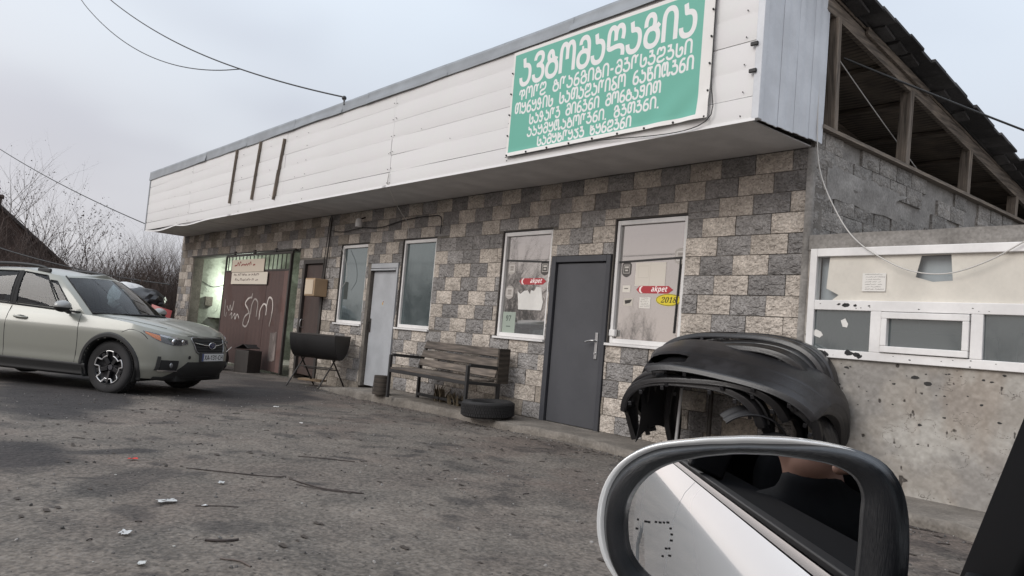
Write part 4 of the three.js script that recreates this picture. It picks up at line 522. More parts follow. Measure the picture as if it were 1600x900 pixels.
  // black spatter and chips on the plaster
  chips.length = 0; for (let i = 0; i < 46; i++) chip(0.12 + 1.9 * R(), 1.15 - 0.9 * R() * R(), 0.004 + 0.012 * R() * R(), -0.0035); chip(1.02, 1.06, 0.022, -0.0035); chip(1.12, 1.02, 0.02, -0.0035); obj('tar_spatter', chips, M(lin(0.02, 0.019, 0.018), 0.7), a);
  const wire = obj('wall_wire', [tube([[0.04, 4.6, 0.02], [0.05, 3.4, 0.06], [0.1, 2.9, 0.05], [0.28, 2.5, 0.05], [0.45, 2.26, 0.06], [0.62, 2.12, 0.06], [0.95, 1.95, 0.06], [1.25, 1.92, 0.06], [1.55, 2.02, 0.06], [1.8, 2.17, 0.06], [2.4, 2.5, 0.06]], 0.006, 5, 90)], mt.cableWhite); tag(wire, 'thin pale wire looping down the gable and across the annex window', 'wire');
}
// ---------------------------------------------------------------- bench
{
  const b = thing('park_bench', 'weathered wooden slat bench with black square tube frame against the wall', 'bench', [0, 0.085, 0]); const t = 0.042, xl = -5.98, xr = -4.1, zf = 0.76, zb = 0.24;
  const sq = (a, c) => bar(a, c, t, t, 0.004);
  for (const x of [xl, xr]) { obj('leg', [sq([x, 0, zf], [x, 0.62, zf])], mt.blackSteel, b); obj('leg', [sq([x, 0, zb], [x, 0.5, zb])], mt.blackSteel, b); obj('back_post', [sq([x, 0.5, zb], [x, 0.86, zb - 0.12])], mt.blackSteel, b); obj('armrest', [sq([x, 0.62, zf - 0.021], [x, 0.6, zb - 0.02])], mt.blackSteel, b); obj('seat_rail', [sq([x, 0.40, zf - 0.021], [x, 0.38, zb + 0.021])], mt.blackSteel, b); }
  obj('cross_rail', [sq([xl + 0.021, 0.39, zf], [xr - 0.021, 0.39, zf]), sq([xl + 0.021, 0.06, zb], [xr - 0.021, 0.06, zb])], mt.blackSteel, b);
  const plank = (name, z, y, h, d, tilt, i, dy = 0) => { const g = new RoundedBoxGeometry(1.84, h, d, 1, 0.005); const p = g.attributes.position; for (let k = 0; k < p.count; k++) { const x = p.getX(k); p.setY(k, p.getY(k) + 0.007 * (fbm(x * 2 + i * 9, i, 501, 3) - 0.5) + dy * x); } g.rotateX(tilt).translate((xl + xr) / 2, y, z); obj(name, g, mt.woodBench[i % 2], b); };
  plank('back_slat', zb - 0.055, 0.80, 0.115, 0.03, -0.32, 0); plank('back_slat', zb - 0.015, 0.665, 0.11, 0.03, -0.32, 0, -0.004); plank('back_slat', zb + 0.028, 0.53, 0.10, 0.028, -0.32, 1, -0.012);
  for (let i = 0; i < 4; i++) plank('seat_slat', zf - 0.045 - i * 0.122, 0.43, 0.03, 0.105, 0.02, i % 3 ? 1 : 0);
  obj('end_board', [rb(xr - 0.005, xr + 0.03, 0.4, 0.86, zb - 0.14, zb + 0.05)], mt.woodDark, b);
}
// ---------------------------------------------------------------- tyre lying flat by the bench
function tyreGeo(R, w, seg = 72) { const r0 = R * 0.60, pr = [[r0, -w * 0.36], [r0 + 0.012, -w * 0.44], [R * 0.78, -w * 0.5], [R * 0.90, -w * 0.485], [R * 0.965, -w * 0.43], [R * 0.99, -w * 0.36], [R, -w * 0.2], [R, w * 0.2], [R * 0.99, w * 0.36], [R * 0.965, w * 0.43], [R * 0.90, w * 0.485], [R * 0.78, w * 0.5], [r0 + 0.012, w * 0.44], [r0, w * 0.36], [r0 - 0.004, w * 0.3], [R * 0.86, w * 0.40], [R * 0.94, 0.3 * w], [R * 0.94, -0.3 * w], [R * 0.86, -w * 0.40], [r0 - 0.004, -w * 0.3], [r0, -w * 0.36]]; return toCreasedNormals(new THREE.LatheGeometry(pr.map(([x, y]) => new THREE.Vector2(x, y)), seg), 0.6); }
function treadGeo(R, w, n = 64) { const out = []; for (let i = 0; i < n; i++) for (let k = 0; k < 4; k++) { const y = (k - 1.5) * w * 0.19, a = (i + (k % 2) * 0.5) / n * Math.PI * 2; out.push(new THREE.BoxGeometry(0.014, w * 0.155, R * Math.PI * 2 / n * 0.74).translate(R + 0.001, y, 0).rotateY(a)); } return merge(out); }
{
  const t = thing('worn_tyre', 'worn black tyre lying flat on the apron beside the bench', 'tyre', [-3.83, 0.19, 0.6]);
  t.rotation.set(0.04, 0.3, 0.02); obj('casing', tyreGeo(0.33, 0.2), mt.rubber, t); obj('tread', treadGeo(0.33, 0.2), mt.rubber, t).userData.kind = 'stuff';
}
// ---------------------------------------------------------------- wooden block
{ const g = new THREE.CylinderGeometry(0.12, 0.135, 0.28, 9, 4), p = g.attributes.position; for (let i = 0; i < p.count; i++) { const k = 1 + 0.12 * (fbm(p.getX(i) * 9 + 4, p.getZ(i) * 9 + p.getY(i) * 3, 511, 2) - 0.5); p.setX(i, p.getX(i) * k); p.setZ(i, p.getZ(i) * k); } g.computeVertexNormals(); g.translate(0, 0.14, 0); const s = obj('wood_block', g, mt.woodDark); s.position.set(-6.34, 0.088, 0.66); tag(s, 'short stump of dark wood standing between the pale door and the bench', 'stump'); }
// ---------------------------------------------------------------- dry weeds under the bench
{
  const R = rng(61), stems = (cx, cz, n, hmax, spread) => { const out = []; for (let i = 0; i < n; i++) { const a = R() * 6.28, l = hmax * (0.4 + 0.6 * R()), x = cx + (R() - 0.5) * spread, z = cz + (R() - 0.5) * 0.12, bend = 0.5 * l * R(), w = 0.006 + 0.016 * R(); const P = (u, v) => { const t = v, hw = w * Math.sin(Math.PI * Math.min(1, 0.15 + t * 0.85)) + 0.001; return V(x + Math.cos(a) * bend * t * t + (u - 0.5) * hw * Math.sin(a) * 2, l * t * (1 - 0.25 * t * bend / l), z + Math.sin(a) * bend * t * t - (u - 0.5) * hw * Math.cos(a) * 2); }; out.push(shell(P, 1, 5, 0)); } return out; };
  for (const [x, z, n, h, s, lab] of [[-5.45, 0.2, 40, 0.3, 0.2, 'tall dry weed tuft with thin upright stalks under the bench'], [-5.02, 0.22, 46, 0.2, 0.34, 'low spreading tuft of withered leaves under the bench']]) { const m = obj('dry_weeds', stems(0, 0, n, h, s), M(lin(0.13, 0.105, 0.07), 0.9, { side: THREE.DoubleSide }), scene); m.position.set(x, 0.085, z); tag(m, lab, 'weeds'); }
}
// ---------------------------------------------------------------- barbecue: half drum on crossed legs
{
  const b = thing('drum_barbecue', 'black half drum barbecue on crossed folding legs', 'barbecue', [-8.72, -0.04, 0.55], 0.62); const r = 0.29, L = 0.43;
  obj('drum', [shell((u, v) => { const a = Math.PI * (1.0 + v); return V(lerp(-L, L, u), 0.9 + r * Math.sin(a) * 1.4, r * Math.cos(a)); }, 20, 20, 0.006, null, true)], M(lin(0.028, 0.028, 0.03), 0.5, { map: T.rust }), b);
  for (const s of [-1, 1]) { const sh = new THREE.Shape(); sh.moveTo(-r, 0); for (let i = 0; i <= 16; i++) { const a = Math.PI * (1 + i / 16); sh.lineTo(r * Math.cos(a), r * Math.sin(a) * 1.4); } sh.closePath(); obj('end_plate', new THREE.ExtrudeGeometry(sh, { depth: 0.006, bevelEnabled: false }).rotateY(Math.PI / 2).translate(s * L - 0.003, 0.9, 0), mt.blackSteel, b); }
  obj('rim', [bar([-L, 0.902, r], [L, 0.902, r], 0.02, 0.02), bar([-L, 0.902, -r], [L, 0.902, -r], 0.02, 0.02)], mt.darkSteel, b);
  obj('patch_plate', [shell((u, v) => { const a = Math.PI * (1.52 + 0.46 * v); return V(lerp(-0.02, L + 0.004, u), 0.9 + (r + 0.008) * Math.sin(a) * 1.4, (r + 0.008) * Math.cos(a)); }, 6, 10, 0.004, null, true)], mt.blackSteel, b);
  for (const x of [-0.3, 0.3]) { obj('leg', [rod([x - 0.06, 0.0, 0.36], [x, 0.62, -0.19], 0.014)], mt.darkSteel, b); obj('leg', [rod([x + 0.06, 0.0, -0.36], [x, 0.62, 0.19], 0.014)], mt.darkSteel, b); }
  obj('brace', [rod([-0.33, 0.34, 0.06], [0.33, 0.34, 0.06], 0.011), rod([-0.33, 0.3, -0.12], [0.33, 0.3, -0.12], 0.011)], mt.darkSteel, b);
  const w = obj('wood_offcut', [rb(-0.24, 0.24, 0, 0.035, -0.1, 0.1, 0.004)], M(lin(0.42, 0.32, 0.22), 0.85, { map: T.wood })); w.position.set(-9.15, 0.02, 0.42); w.rotation.y = 0.5; tag(w, 'pale wooden offcut lying under the barbecue', 'board');
}
// ---------------------------------------------------------------- stack of black bumpers on a rack
{
  const rack = thing('bumper_rack', 'steel rack of a white pole and dark poles carrying the black bumpers', 'rack');
  obj('pole', [rod([-0.97, 0.08, 0.52], [-0.95, 0.83, 0.5], 0.016, 0.016, 10)], M(lin(0.5, 0.5, 0.5), 0.4, { map: T.grime }), rack); obj('pole', [rod([-0.86, 0.08, 0.14], [-0.86, 0.98, 0.14], 0.022, 0.022, 8)], mt.darkSteel, rack); obj('pole', [rod([0.1, 0.08, 0.14], [0.1, 0.98, 0.14], 0.022, 0.022, 8)], mt.darkSteel, rack); obj('pole', [rod([0.06, 0.08, 0.5], [0.06, 0.83, 0.5], 0.016, 0.016, 8)], mt.darkSteel, rack);
  obj('rail', [bar([-0.95, 0.83, 0.5], [0.06, 0.83, 0.5], 0.03, 0.03), bar([-0.9, 0.97, 0.14], [0.14, 0.97, 0.14], 0.03, 0.03)], mt.darkSteel, rack);
  const sup = (t, n) => Math.sign(t) * Math.pow(Math.abs(t), 2 / n);
  function bumper(label, pos, rot, { a = 0.88, b = 0.52, n = 3.0, w = 0.46, wing = 0.45, holes = [], bulge = 0.05, ridge = 0.5, seed = 1, end = 0.1, ends = [[1.0, 1.0, 0.13, 0.75], [0.0, 1.0, 0.13, 0.75]], rough = 0.3, tone = 0.011 }) {
    const o = thing('car_bumper', label, 'bumper', pos, 0, 'black bumpers piled on the rack'); o.rotation.set(...rot, 'YXZ');
    const P = (u, v, lift = 0) => { const th = Math.PI * lerp(1 + end, -end, u), c = Math.cos(th), s = Math.sin(th), side = smooth(0.62, 0.98, Math.abs(2 * u - 1)); let vm = 1; for (const [eu, , ru, rv] of ends) { const q = Math.abs(u - eu) / ru; if (q < 1) vm = Math.min(vm, 1 - rv * Math.sqrt(1 - q * q)); }
      const r = 1 + (bulge * 0.5 * Math.sin(Math.PI * v) - 0.055 * smooth(0.10, 0.0, v) + ridge * (-0.012 * smooth(0.125, 0.11, v) + 0.014 * smooth(0.36, 0.385, v) - 0.034 * smooth(0.60, 0.63, v) + 0.03 * smooth(0.82, 0.85, v)) - 0.045 * smooth(0.955, 1, v) + lift) / a; const wob = 0.01 * (fbm(u * 6, v * 2, seed, 2) - 0.5);
      return V(a * sup(c, n) * (r + wob), b * (s > 0 ? sup(s, n) : s * 1.2) * (r + wob), lerp(-w / 2, w / 2, v * vm) + 0.05 * Math.sin(Math.PI * u) * (v - 0.5)); };
    const keep = (u, v) => !holes.some(([u0, u1, v0, v1]) => { const k = Math.abs(u - (u0 + u1) / 2) / ((u1 - u0) / 2), m = Math.abs(v - (v0 + v1) / 2) / ((v1 - v0) / 2); return k ** 4 + m ** 4 < 1; });
    obj('skin', toCreasedNormals(shell((u, v) => P(u, v), 130, 64, 0.005, keep), 0.5), M(lin(tone * 1.25, tone * 1.25, tone * 1.4), rough, { map: T.dirt, bumpMap: T.fine, bumpScale: 0.0008 }), o);
    holes.filter((h) => h[1] - h[0] > 0.2).forEach(([u0, u1, v0, v1]) => { for (let k = 1; k < 3; k++) obj('slat', tube(Array.from({ length: 11 }, (_, i) => P(lerp(u0, u1, i / 10), lerp(v0, v1, k / 3), -0.015).toArray()), 0.007, 6, 24), mt.plasticBlack, o); });
    obj('edge_rib', [tube(Array.from({ length: 31 }, (_, i) => P(lerp(0.12, 0.88, i / 30), 0.985, -0.02).toArray()), 0.008, 6, 60)], mt.plasticBlack, o);
    for (let i = 0; i < 6; i++) obj('clip_tab', [rb(-0.018, 0.018, -0.03, 0.012, -0.006, 0.006).applyMatrix4(new THREE.Matrix4().makeTranslation(...P(0.2 + 0.12 * i, 0.985, -0.045).toArray()))], mt.plasticBlack, o);
    return o;
  }
  bumper('wide black bumper at the back of the pile, long rear lip on top', [-0.56, 0.745, 0.13], [0.06, 0.06, 0.02], { a: 0.93, b: 0.58, w: 0.28, seed: 2, tone: 0.02, holes: [[0.3, 0.5, 0.55, 0.8]] });
  bumper('black bumper with a broad smooth right wing and a small pale label', [-0.40, 0.56, 0.44], [0.46, 0.18, -0.13], { a: 0.93, b: 0.58, w: 0.62, bulge: 0.09, ridge: 0.12, wing: 0.1, seed: 5, holes: [[0.3, 0.44, 0.66, 0.9]], ends: [[1.02, 1.0, 0.24, 0.72], [0, 1, 0.3, 0.85]], tone: 0.02, rough: 0.36 });
  bumper('black bumper with slotted grille openings in the middle of the pile', [-0.55, 0.50, 0.56], [0.45, 0.2, 0.05], { a: 0.80, b: 0.50, w: 0.38, ridge: 1, seed: 9, wing: 0.6, holes: [[0.34, 0.66, 0.25, 0.46], [0.22, 0.3, 0.3, 0.5], [0.70, 0.78, 0.3, 0.5], [0.42, 0.6, 0.6, 0.75]] });
  bumper('lowest black bumper arching over the open front of the rack', [-0.63, 0.38, 0.70], [0.25, 0.22, 0.02], { a: 0.70, b: 0.50, w: 0.22, seed: 13, wing: 0.3, tone: 0.016, holes: [[0.45, 0.62, 0.3, 0.5], [0.66, 0.72, 0.3, 0.55]] });
  bumper('ragged black bumper whose left end hangs to the ground', [-0.56, 0.66, 0.25], [0.24, 0.1, 0.09], { a: 0.91, b: 0.58, w: 0.30, seed: 17, wing: 0.5, end: 0.14, holes: [[0.12, 0.2, 0.4, 0.7]] });
  bumper('glossy black bumper hanging low on the right of the pile', [-0.42, 0.44, 0.5], [0.25, 0.3, -0.16], { a: 0.86, b: 0.60, w: 0.44, ridge: 0.15, seed: 23, end: 0.16, ends: [[1.0, 1, 0.1, 0.5], [0, 1, 0.34, 0.7]], holes: [[0.45, 0.55, 0.5, 0.7]] });
  bumper('narrow black bumper tucked under the others, right end on the ground', [-0.34, 0.36, 0.36], [0.3, 0.24, -0.2], { a: 0.80, b: 0.58, w: 0.4, ridge: 0.15, seed: 27, end: 0.18, tone: 0.016, ends: [[1.0, 1, 0.16, 0.6], [0, 1, 0.3, 0.7]] });
  const tagm = obj('label', [rb(-0.86, -0.83, 1.16, 1.19, 0.7, 0.703)], M(lin(0.6, 0.6, 0.3), 0.7)); tagm.removeFromParent();
  function liner(label, pos, rot, r, w, arc) { const o = thing('wheel_arch_liner', label, 'car part', pos, 0, 'black plastic liners leaning under the bumpers'); o.rotation.set(...rot, 'YXZ'); obj('shell', shell((u, v) => { const t = Math.PI * lerp(0.5 - arc, 0.5 + arc, u); return V((r + 0.02 * Math.sin(v * 12)) * Math.cos(t), r * Math.sin(t), w * (v - 0.5) * (1 - 0.3 * Math.abs(2 * u - 1))); }, 40, 12, 0.004), M(lin(0.022, 0.022, 0.024), 0.6), o); obj('flange', tube(Array.from({ length: 21 }, (_, i) => { const t = Math.PI * lerp(0.5 - arc, 0.5 + arc, i / 20); return [r * Math.cos(t), r * Math.sin(t), w * 0.5 * (1 - 0.3 * Math.abs(i / 10 - 1))]; }), 0.01, 6, 50), mt.plasticBlack, o); }
  liner('black arched wheel liner standing at the right foot of the bumper pile', [0.22, 0.1, 0.6], [0.1, 0.9, -0.05], 0.36, 0.42, 0.55); liner('twisted black liner hanging below the bumper wing', [-0.12, 0.34, 0.62], [0.3, 0.9, -0.5], 0.33, 0.26, 0.42); { const o = thing('bumper_side_panel', 'broad black plastic side panel hanging at the left end of the bumper pile', 'car part', [-1.24, 0.09, 0.45]); obj('sheet', shell((u, v) => V(0.10 * Math.sin(Math.PI * v * 0.9) * (1 - 0.3 * u) - 0.12 * v + 0.22 * smooth(0.75, 1, v), lerp(0.26 * Math.pow(Math.sin(Math.PI * (0.08 + 0.92 * u)), 0.7) * (u < 0.97 ? 1 : 0.6), 0.84, v), lerp(0.34, -0.34, u)), 30, 24, 0.005), M(lin(0.016, 0.016, 0.018), 0.45), o, false); obj('rim', tube(Array.from({ length: 13 }, (_, i) => [-0.0, 0.26 * Math.pow(Math.sin(Math.PI * (0.08 + 0.92 * i / 12)), 0.7) + 0.004, lerp(0.34, -0.34, i / 12)]), 0.006, 5, 30), mt.plasticBlack, o, false); }
}
// ---------------------------------------------------------------- things by the gate and behind the parked car
{
  const b = thing('metal_bin', 'dark square metal bin with a bent lid by the maroon gate', 'bin', [-12.15, -0.10, 0.45], 0.35); obj('body', [rb(-0.2, 0.2, 0, 0.46, -0.18, 0.18, 0.01)], mt.darkSteel, b); obj('lid', [bar([-0.22, 0.48, 0], [0.06, 0.58, 0.05], 0.34, 0.012), bar([0.06, 0.58, 0.05], [0.2, 0.51, 0.05], 0.3, 0.012)], mt.blackSteel, b); obj('wire', [tube([[-0.3, 0.5, 0.2], [-0.42, 0.3, 0.3], [-0.5, 0.05, 0.3]], 0.008)], mt.cableWhite, b);
  const lump = (name, label, cat, pos, s, mat, seed) => { const g = new THREE.IcosahedronGeometry(1, 4), p = g.attributes.position; for (let i = 0; i < p.count; i++) { const x = p.getX(i), y = p.getY(i), z = p.getZ(i), k = 0.75 + 0.5 * fbm(x * 1.6 + 5, y * 1.6 + z * 1.3 + 5, seed, 4) + 0.1 * Math.abs(Math.sin(x * 7 + z * 5 + y * 3)); p.setXYZ(i, x * k * s[0], Math.max(-0.9, y * k) * s[1] + s[1] * 0.9, z * k * s[2]); } const gg = toCreasedNormals(g, 0.5); const m = obj(name, gg, mat); m.position.set(...pos); return tag(m, label, cat); };
  lump('dark_sack', 'crumpled dark sack behind the nose of the parked car', 'sack', [-12.75, -0.12, 1.0], [0.34, 0.34, 0.3], mt.plasticBlack, 71);
  const pile = obj('scrap_crate', [rb(-0.9, 0.8, 0, 0.95, -0.5, 0.5, 0.02), rb(-0.7, 0.75, 0.95, 1.05, -0.45, 0.45, 0.02)], mt.woodDark); pile.position.set(-13.9, -0.07, 2.3); tag(pile, 'dark wooden crate behind the parked car carrying sacks', 'crate');
  lump('white_sack', 'crumpled white sack on the dark crate behind the car', 'sack', [-14.4, 0.98, 2.35], [0.42, 0.3, 0.36], M(lin(0.6, 0.6, 0.6), 0.7), 73); lump('black_sack', 'crumpled black sack between the white sack and the red panel', 'sack', [-13.75, 0.98, 2.2], [0.45, 0.24, 0.4], mt.plasticBlack, 77);
  const red = obj('red_car_panel', shell((u, v) => V(lerp(-0.28, 0.28, u), 1.26 * v * (1 - 0.1 * u) , 0.18 * Math.sin(Math.PI * (0.2 + 0.6 * u)) - 0.25 * v * v), 14, 14, 0.006, (u, v) => u + v * 0.9 < 1.62), M(lin(0.25, 0.018, 0.014), 0.4)); red.position.set(-12.7, -0.11, 2.1); red.rotation.y = 0.9; tag(red, 'bright red curved car panel leaning behind the parked car', 'car part');
}
// ---------------------------------------------------------------- litter on the yard
{
  const twig = (pts, r, label, mat = mt.twig) => { const m = obj('twig', [((g) => { const p = g.attributes.position; for (let i = 0; i < p.count; i++) { const k = 0.003 * (fbm(p.getX(i) * 30, p.getZ(i) * 30, 521, 2) - 0.5); p.setXYZ(i, p.getX(i) + k, p.getY(i) + k, p.getZ(i) - k); } return g; })(tube(pts.map(([x, z], i) => [x, groundY(x, z) + r * 0.5 + 0.003 * (i % 2), z]), r * 0.6, 5, pts.length * 10))], mat); tag(m, label, 'twig'); };
  twig([[-1.82, 4.86], [-1.6, 4.65], [-1.42, 4.42], [-1.36, 4.33]], 0.007, 'long thin dark twig, straightest on the yard'); twig([[-1.3, 4.33], [-1.1, 4.3], [-0.93, 4.25], [-0.78, 4.14], [-0.74, 4.06]], 0.008, 'dark twig with a kinked end lying beyond the long twig'); twig([[-1.12, 4.36], [-0.95, 4.3], [-0.8, 4.18]], 0.005, 'short dark twig beside the kinked one'); twig([[-2.1, 3.9], [-1.95, 3.74], [-1.78, 3.56]], 0.006, 'slim twig between the long twigs and the bench'); twig([[-0.72, 5.15], [-0.66, 5.02], [-0.62, 4.94]], 0.005, 'little twig beside a white scrap'); twig([[-0.02, 5.33], [0.03, 5.25], [0.02, 5.18]], 0.011, 'stubby black stick near the yard front'); twig([[0.28, 5.36], [0.36, 5.3], [0.44, 5.28]], 0.008, 'forked dark stick at the yard front', mt.twigPale);
  const scrap = (x, z, s, label, color, seed, name = 'paper_scrap', cat = 'litter') => { const m = obj(name, shell((u, v) => V((u - 0.5) * s * (1 + 0.4 * (hash(1, Math.round(v * 6), seed) - 0.5)), 0.004 + s * 0.22 * fbm(u * 3, v * 3, seed, 3), (v - 0.5) * s * 0.7), 6, 6, 0.0015, (u, v) => hash(Math.floor(u * 6), Math.floor(v * 6), seed) > 0.12, true), M(color, 0.8)); m.position.set(x, groundY(x, z) + 0.004, z); m.rotation.y = hash(seed, 1, 2) * 6; tag(m, label, cat); };
  scrap(-2.18, 5.12, 0.06, 'small bright red plastic scrap on the yard', lin(0.55, 0.03, 0.02), 3, 'plastic_scrap'); scrap(-0.85, 5.27, 0.09, 'longish white paper scrap by a little twig', lin(0.42, 0.42, 0.41), 5); scrap(-0.25, 5.63, 0.07, 'crumpled white paper scrap, larger of two at the yard front', lin(0.45, 0.45, 0.44), 7); scrap(0.24, 5.68, 0.045, 'tiny white paper scrap at the yard front', lin(0.45, 0.45, 0.43), 9); scrap(-1.27, 4.81, 0.05, 'white paper scrap beside the long twig', lin(0.42, 0.42, 0.41), 11); scrap(-0.69, 5.11, 0.03, 'white crumb of paper at the end of the little twig', lin(0.6, 0.6, 0.6), 13); scrap(-4.0, 3.0, 0.05, 'white scrap out on the dusty middle of the yard', lin(0.6, 0.58, 0.55), 15); scrap(-5.6, 2.6, 0.06, 'pale scrap on the dark oil stain', lin(0.55, 0.55, 0.52), 17);
  const R = rng(91), g = [], put = (x, z) => { const s = 0.008 + 0.02 * R(); g.push(shell((u, v) => V(x + (u - 0.5) * s * 2.4, groundY(x, z) + 0.003 + 0.012 * s * 40 * fbm(u * 2 + x, v * 2 + z, 93, 2) * 0.5, z + (v - 0.5) * s), 2, 2, 0, null, true)); };
  for (let i = 0; i < 260; i++) put(lerp(-6, 2.5, R()), lerp(1.0, 6, R())); for (let i = 0; i < 160; i++) put(lerp(-8, 2.5, R()), 0.75 + 0.5 * R() * R()); const lf = obj('leaf_litter', g, M(lin(0.045, 0.035, 0.028), 0.95, { side: THREE.DoubleSide })); tag(lf, 'crumbs of dark dead leaves scattered over the yard', 'leaf litter', null, 'stuff');
  const tw = []; for (let i = 0; i < 130; i++) { const near = R() < 0.4, x = lerp(-7, 2, R()), z = near ? 0.8 + 0.7 * R() : lerp(1.0, 6, R()), a = R() * 6.28, l = 0.03 + 0.1 * R() * R(), y = groundY(x, z) + 0.003; tw.push(tube([[x, y, z], [x + l * 0.5 * Math.cos(a) + 0.01 * R(), y + 0.004, z + l * 0.5 * Math.sin(a)], [x + l * Math.cos(a), y, z + l * Math.sin(a)]], 0.0016 + 0.0022 * R(), 4, 4)); } tag(obj('twig_litter', tw, mt.twig), 'bits of dark twig strewn over the yard', 'twigs', null, 'stuff');
  const white = []; for (let i = 0; i < 70; i++) { const x = lerp(-7, 2, R()), z = lerp(1.0, 6, R()), s = 0.006 + 0.012 * R(); white.push(rb(x, x + s, groundY(x, z), groundY(x, z) + 0.004, z, z + s * 0.7, 0.001)); } tag(obj('litter_crumbs', white, M(lin(0.30, 0.29, 0.27), 0.85)), 'tiny pale crumbs of litter across the yard', 'litter', null, 'stuff');
  const plank = obj('dark_board', [rb(-0.2, 0.2, 0, 0.03, -0.05, 0.05, 0.004)], mt.woodDark); plank.position.set(1.1, 0.012, 1.0); plank.rotation.y = -0.5; tag(plank, 'short dark board lying at the foot of the annex', 'board');
}
// ---------------------------------------------------------------- bare trees and shrubs, a far house, cables
function branches(seed, { h, n, spread, twigs = 5, base = 0.03, up = 0.7, leaves = 0, depth = 4 }) {
  const R = rng(seed), pos = [], nor = []; const A = V(0, 0, 0), B = V(0, 0, 0), X = V(0, 0, 0), Y = V(0, 0, 0);
  const seg = (p, q, r0, r1) => { A.subVectors(q, p).normalize(); X.set(A.y, -A.x + 0.3, A.z * 0.2).cross(A).normalize(); Y.crossVectors(A, X); for (let k = 0; k < 3; k++) { const a0 = k * 2.0944, a1 = a0 + 2.0944, c = (a, r, o) => [o.x + r * (Math.cos(a) * X.x + Math.sin(a) * Y.x), o.y + r * (Math.cos(a) * X.y + Math.sin(a) * Y.y), o.z + r * (Math.cos(a) * X.z + Math.sin(a) * Y.z)]; pos.push(...c(a0, r0, p), ...c(a1, r0, p), ...c(a1, r1, q), ...c(a0, r0, p), ...c(a1, r1, q), ...c(a0, r1, q)); } };
  const leaf = (p) => { const s = 0.02 + 0.03 * R(), a = R() * 6.28; pos.push(p.x, p.y, p.z, p.x + s * Math.cos(a), p.y - s * 0.9, p.z + s * Math.sin(a), p.x - s * 0.5 * Math.sin(a), p.y - s * 1.1, p.z + s * 0.5 * Math.cos(a)); };
  const grow = (p, d, len, r, lvl) => { const steps = lvl === 0 ? 6 : 4; let q = p.clone(), dir = d.clone(); for (let i = 0; i < steps; i++) { const e = q.clone().addScaledVector(dir, len / steps), r1 = r * (1 - (i + 1) / steps * 0.6); seg(q, e, r * (1 - i / steps * 0.6), r1); q = e; dir.add(V((R() - 0.5) * 0.35, (R() - 0.5) * 0.2 + up * 0.06, (R() - 0.5) * 0.35)).normalize(); if (lvl < depth && i > 0) { const m = lvl === 0 ? twigs : 2; for (let k = 0; k < m; k++) if (R() < 0.62) { const a = R() * 6.28, t = 0.35 + 0.55 * R(); grow(q.clone(), dir.clone().multiplyScalar(1 - t * 0.4).add(V(Math.cos(a) * t, up * 0.45 * R(), Math.sin(a) * t)).normalize(), len * (0.28 + 0.28 * R()), r1 * 0.6, lvl + 1 + (lvl === 0 ? 1 : 0)); } } if (leaves && lvl >= 2 && R() < leaves) leaf(q); } };
  for (let i = 0; i < n; i++) { const a = R() * 6.28, s = spread * Math.sqrt(R()); grow(V(Math.cos(a) * s, -0.1, Math.sin(a) * s), V(Math.cos(a) * 0.25 * R(), 1, Math.sin(a) * 0.25 * R()).normalize(), h * (0.7 + 0.4 * R()), base * (0.6 + 0.6 * R()), 0); }
  const g = new THREE.BufferGeometry(); g.setAttribute('position', new THREE.Float32BufferAttribute(pos, 3)); g.computeVertexNormals(); g.setAttribute('uv', new THREE.BufferAttribute(new Float32Array(pos.length / 3 * 2), 2)); return g;
}
function bareTree(name, label, cat, [x, z], opt, seed, mat, group) {
  const t = thing(name, label, cat, [x, -0.1, z], seed * 1.7, group); const R = rng(seed + 900);
  obj('trunk', [rod([0, 0, 0], [0.06, opt.h * 0.35, 0.03], opt.base * 2.2, opt.base * 1.2, 7)], mat, t, false);
  const m = new THREE.Mesh(branches(seed, opt), mat); m.name = 'crown'; m.castShadow = true; t.add(m); return t;
}
const twigMat = M(lin(0.062, 0.045, 0.038), 0.95, { side: THREE.DoubleSide }), twigMat2 = M(lin(0.075, 0.054, 0.045), 0.95, { side: THREE.DoubleSide });
const along = (px, dist) => { const d = { 0: [-0.994, -0.111], 50: [-0.99, -0.14], 100: [-0.986, -0.17], 150: [-0.98, -0.2], 200: [-0.973, -0.232], 250: [-0.964, -0.265], 280: [-0.958, -0.285] }[px]; return [3.77 + d[0] * dist, 6.7 + d[1] * dist]; };
bareTree('bare_tree', 'tall bare tree with thin upswept branches above the dark gable', 'tree', along(0, 33), { h: 4.6, n: 4, spread: 0.6, twigs: 4, base: 0.04, leaves: 0.03 }, 11, twigMat2, 'bare trees beyond the yard');
bareTree('bare_tree', 'bare tree with clusters of dry leaves beside the dark gable', 'tree', along(100, 30), { h: 3.6, n: 6, spread: 0.7, twigs: 4, base: 0.03, leaves: 0.3 }, 13, twigMat, 'bare trees beyond the yard');
bareTree('bare_tree', 'slim bare tree between the leafy one and the thicket', 'tree', along(50, 31), { h: 4.0, n: 6, spread: 0.9, twigs: 4, base: 0.03, leaves: 0.05 }, 17, twigMat, 'bare trees beyond the yard');
[[150, 30, 3.4], [150, 26, 2.6], [200, 29, 4.1], [200, 26, 3.2], [250, 28, 3.9], [250, 25.5, 3.4], [280, 27, 4.0], [100, 27, 2.6], [280, 30, 4.2]].forEach(([px, dist, h], i) => bareTree('bare_shrub', 'dense bare shrub in the brown thicket beyond the yard', 'shrub', along(px, dist), { h: h * 0.60, n: 34, spread: 1.3, twigs: 3, base: 0.024, up: 1.0, leaves: 0 }, 31 + i * 7, i % 2 ? twigMat : twigMat2, 'shrubs of the thicket'));
